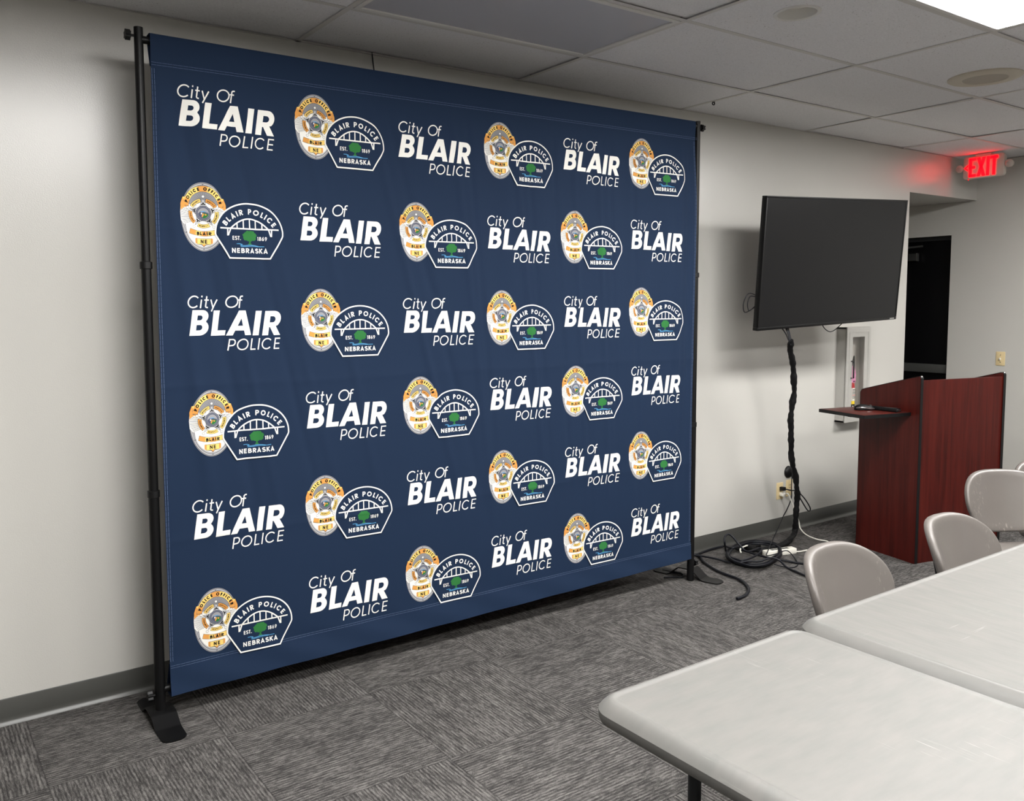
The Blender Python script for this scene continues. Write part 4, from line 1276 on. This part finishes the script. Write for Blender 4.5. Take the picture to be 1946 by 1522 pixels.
P_([(pc - 3.4, -97), (pc + 3.4, -97), (pc + 3.0, -108), (pc + 9, -115), (pc - 9, -115), (pc - 3, -108)], GRN, 21)
bad.text('EST.', (pc - 70) / 1000, (-98 + 14) / 1000, .0155, .0026, WHT, 21, width=.033, gap=.2)
bad.text('1869', (pc + 33) / 1000, (-98.5 + 14) / 1000, .0155, .0024, WHT, 21, width=.038, gap=.16)
bad.text('NEBRASKA', pc / 1000, (-149 + 14) / 1000, .0190, .0041, WHT, 21, width=.148, gap=.2, align='c')
Ln([(pc - 54, -113), (pc - 40, -112.5), (pc - 32, -115), (pc - 36, -119.5), (pc - 40, -117)], 2.2, BLU, 22)
Ln([(pc - 36, -119.5), (pc - 20, -119.5), (pc, -117), (pc + 20, -118.5), (pc + 40, -122), (pc + 60, -121.5)], 2.4, BLU, 22)
Ln([(pc - 38, -123.5), (pc - 15, -123), (pc + 10, -121), (pc + 35, -122.5)], 2.0, BLU, 22)
bad.refine()

body = cloth_part('panel', VH_B, VH_T, 300, 240)
WORDS = {(1, 0): (.132, 2.259), (1, 2): (1.086, 2.225), (1, 4): (2.023, 2.244), (2, 1): (.613, 1.843), (2, 3): (1.557, 1.838), (2, 5): (2.490, 1.863),
         (3, 0): (.144, 1.460), (3, 2): (1.098, 1.449), (3, 4): (2.034, 1.457), (4, 1): (.628, 1.056), (4, 3): (1.572, 1.065), (4, 5): (2.497, 1.078),
         (5, 0): (.141, .657), (5, 2): (1.108, .664), (5, 4): (2.042, .681), (6, 1): (.626, .258), (6, 3): (1.576, .290), (6, 5): (2.508, .299)}
BADGES = [(.2145, 1.9185), (.225, 1.113), (.2205, .3145), (.687, 2.3095), (.700, 1.511), (.7045, .7155), (1.17, 1.899), (1.179, 1.116), (1.185, .331),
          (1.628, 2.299), (1.639, 1.508), (1.647, .732), (2.097, 1.91), (2.106, 1.124), (2.122, .351), (2.56, 2.315), (2.565, 1.526), (2.571, .7435)]
for u0, v0 in WORDS.values(): word.stamp(body, u0, v0)
for u0, v0 in BADGES: bad.stamp(body, u0, v0)
def stitch(mb, fn, n=150):
    a_, b_ = u_left(1.3) + .004, u_right(2.0) - .004
    for k in range(n):
        u0 = a_ + (b_ - a_) * k / n; u1 = a_ + (b_ - a_) * (k + .93) / n
        mb.add([cs_(u0, fn(u0) - .0005, .0014), cs_(u1, fn(u1) - .0005, .0014), cs_(u1, fn(u1) + .0005, .0014), cs_(u0, fn(u0) + .0005, .0014)], [(0, 1, 2, 3)], THR)
def stitch_v(mb, left, v0, v1, n=110):
    for dx in (.004, .0125):
        for k in range(n):
            a_ = v0 + (v1 - v0) * k / n; b_ = v0 + (v1 - v0) * (k + .9) / n
            x = lambda v: (u_left(v) + dx) if left else (u_right(v) - dx)
            mb.add([cs_(x(a_) - .0006, a_, .0012), cs_(x(a_) + .0006, a_, .0012), cs_(x(b_) + .0006, b_, .0012), cs_(x(b_) - .0006, b_, .0012)], [(0, 1, 2, 3)], THR)
stitch_v(body, True, .185, 2.46); stitch_v(body, False, .20, 2.47)
wpart('printed_panel', body, INK, bd_root, 60)
tp = cloth_part('top', VH_T, v_top, 300, 12, wrap=1)
stitch(tp, lambda u: VH_T(u) + .004); stitch(tp, lambda u: VH_T(u) + .013)
wpart('pole_pocket', tp, INK, bd_root, 60)
bp_ = cloth_part('bottom', v_bot, VH_B, 300, 14, wrap=-1)
stitch(bp_, lambda u: VH_B(u) - .004); stitch(bp_, lambda u: VH_B(u) - .0125)
wpart('pole_pocket', bp_, INK, bd_root, 60)

# ------------------------------------------------------------------ folding tables
def rrect(hx, hy, r, n=8):
    pts = []
    for cx, cy, a0 in ((hx - r, hy - r, 0), (-hx + r, hy - r, 90), (-hx + r, -hy + r, 180), (hx - r, -hy + r, 270)):
        for k in range(n + 1):
            a_ = math.radians(a0 + 90 * k / n)
            pts.append((cx + r * math.cos(a_), cy + r * math.sin(a_)))
    return pts
def table_top(L_, W_):
    """blow-moulded top: bullnose edge, thin raised rim, flat field"""
    prof = [(.030, -.050), (.008, -.050), (.003, -.047), (.0005, -.040), (0, -.030), (0, -.0245), (.006, -.0165), (.014, -.0085), (.022, -.0025), (.027, -.0003), (.030, 0), (.034, -.0008), (.0375, -.0024), (.043, -.0028)]
    mb = MB(); vs = []
    for ins, z in prof:
        vs += [(x, y, z) for x, y in rrect(L_ / 2 - ins, W_ / 2 - ins, max(.062 - ins, .018))]
    n = 36
    fs = []
    for i in range(len(prof) - 1):
        for k in range(n): fs.append((i * n + k, i * n + (k + 1) % n, (i + 1) * n + (k + 1) % n, (i + 1) * n + k))
    fs += [tuple(range(n))[::-1], tuple((len(prof) - 1) * n + k for k in range(n))]
    return mb.add(vs, fs)
TZ = .737
def table(loc, rz, L_, W_, label):
    t = thing('folding_table', (loc[0], loc[1], 0), label, 'table', None, rz)
    o = table_top(L_, W_).build('tabletop', M_table, t, 24)
    o.location = (0, 0, TZ)
    for s in (-1, 1):
        x = s * (L_ / 2 - .20)
        for sy in (-1, 1):
            y = sy * (W_ / 2 - .115)
            MB().tube([(x, y, TZ - .046), (x, y, .012)], .0135, 14).lathe([(.016, 0), (.017, .02), (.0145, .03)], 14, M=Matrix.Translation((x, y, 0))).build('leg', M_steel, t)
        for zz in (TZ - .10, .22): MB().tube([(x, -W_ / 2 + .115, zz), (x, W_ / 2 - .115, zz)], .011, 10).build('cross_brace', M_steel, t)
        MB().tube([(x, 0, TZ - .10), (x - s * .28, 0, TZ - .055)], .009, 8).build('hinge_strut', M_steel, t)
    for sy in (-1, 1):
        MB().box((-L_ / 2 + .12, sy * (W_ / 2 - .075) - .012, TZ - .07), (L_ / 2 - .12, sy * (W_ / 2 - .075) + .012, TZ - .044)).build('rail', M_steel, t, 0)
    return t
WT = .73
table((-.275 + WT / 2, -2.206 - .915, 0), PI / 2, 1.83, WT, 'nearest grey plastic folding table, its rounded corner toward the backdrop')
table((.482 + .915, -2.187 - WT / 2, 0), 0, 1.83, WT, 'grey plastic folding table at the right, beside the taupe chairs')

# ------------------------------------------------------------------ chairs
def shell(hw_b, hw_t, z0, z1, thick, curve, lean, rim=.014, n=4.2, seg=64, rings=7):
    """moulded chair back: rounded tapering outline, dished, with a rolled rim; faces -y"""
    mb = MB(); vs = []; fs = []
    cz, hz = (z0 + z1) / 2, (z1 - z0) / 2
    def pt(ang, r, side, inset=0.0):
        c_, s_ = math.cos(ang), math.sin(ang)
        x = math.copysign(abs(c_) ** (2 / n), c_); z = math.copysign(abs(s_) ** (2 / (n - 1.2)), s_)
        x *= r; z *= r
        hw_ = hw_b + (hw_t - hw_b) * (z + 1) / 2
        X = x * (hw_ - inset); Z = cz + z * (hz - inset)
        Y = -curve * (X / hw_t) ** 2 + lean * (Z - z0) + side
        return (X, Y, Z)
    layers = []
    for k in range(rings):      # front face from the centre out
        layers.append([pt(2 * PI * i / seg, (k + .02) / rings, -thick / 2 + .004 * (1 - ((k + .02) / rings) ** 3), 0.012) for i in range(seg)])
    for a_ in (0, 25, 50, 75, 100, 130, 155, 180):
        ar_ = math.radians(a_)
        layers.append([pt(2 * PI * i / seg, 1, -thick / 2 * math.cos(ar_), .012 * (1 - math.sin(ar_))) for i in range(seg)])
    for k in range(rings - 1, -1, -1):
        layers.append([pt(2 * PI * i / seg, (k + .02) / rings, thick / 2, .012) for i in range(seg)])
    for Lr in layers: vs += Lr
    for i in range(len(layers) - 1):
        for k in range(seg): fs.append((i * seg + k, i * seg + (k + 1) % seg, (i + 1) * seg + (k + 1) % seg, (i + 1) * seg + k))
    fs += [tuple(range(seg))[::-1], tuple((len(layers) - 1) * seg + k for k in range(seg))]
    return mb.add(vs, fs)
def make_chair(label):
    t = thing('folding_chair', (0, 0, 0), label, 'chair', None)
    shell(.215, .234, .500, .777, .034, .085, .36, n=3.2).build('backrest', M_chair, t, 60)
    # seat: rounded pan
    mb = MB(); vs = []
    prof = [(.03, -.03), (.006, -.024), (0, -.012), (.006, -.002), (.02, .0), (.07, -.006), (.12, -.010)]
    for ins, z in prof: vs += [(x, y - .20, .452 + z) for x, y in rrect(.215 - ins, .205 - ins, max(.08 - ins * .5, .02))]
    n = 36; fs = []
    for i in range(len(prof) - 1):
        for k in range(n): fs.append((i * n + k, i * n + (k + 1) % n, (i + 1) * n + (k + 1) % n, (i + 1) * n + k))
    fs += [tuple(range(n))[::-1], tuple((len(prof) - 1) * n + k for k in range(n))]
    mb.add(vs, fs).build('seat', M_chair, t, 60)
    for s in (-1, 1):
        x = s * .168
        MB().tube(spline([(x * .45, .058, .62), (x * .5, .042, .56), (x * .85, -.0, .46), (x * 1.02, -.20, .20), (x * 1.04, -.335, .012)], 5), .0115, 12).build('front_leg', M_black, t)
        MB().tube([(x * .9, -.26, .42), (x * .96, -.02, .20), (x * 1.0, .105, .012)], .0115, 12).build('rear_leg', M_black, t)
    for yy, zz in ((-.28, .10), (.06, .09)): MB().tube([(-.2, yy, zz), (.2, yy, zz)], .008, 10).build('stretcher', M_black, t)
    return t
c1 = make_chair('taupe plastic folding chair tucked under the right table, nearest the backdrop')
c1.location = (1.058, -1.997, 0); c1.rotation_euler = (0, 0, .05)
c2 = copy_tree(c1); c2.location = (1.768, -2.013, 0); c2.rotation_euler = (0, 0, .02)
c2['label'] = 'taupe plastic folding chair tucked under the right table, second in the row, before the lectern'
c3 = copy_tree(c1); c3.location = (2.825, -1.716, 0); c3.rotation_euler = (0, 0, -.52)
c3['label'] = 'taupe plastic folding chair turned toward the room, off the far end of the right table'
c4 = copy_tree(c1); c4.location = (3.29, -1.728, 0); c4.rotation_euler = (0, 0, -.55)
c4['label'] = 'taupe plastic folding chair mostly cut off by the right edge of the photo'
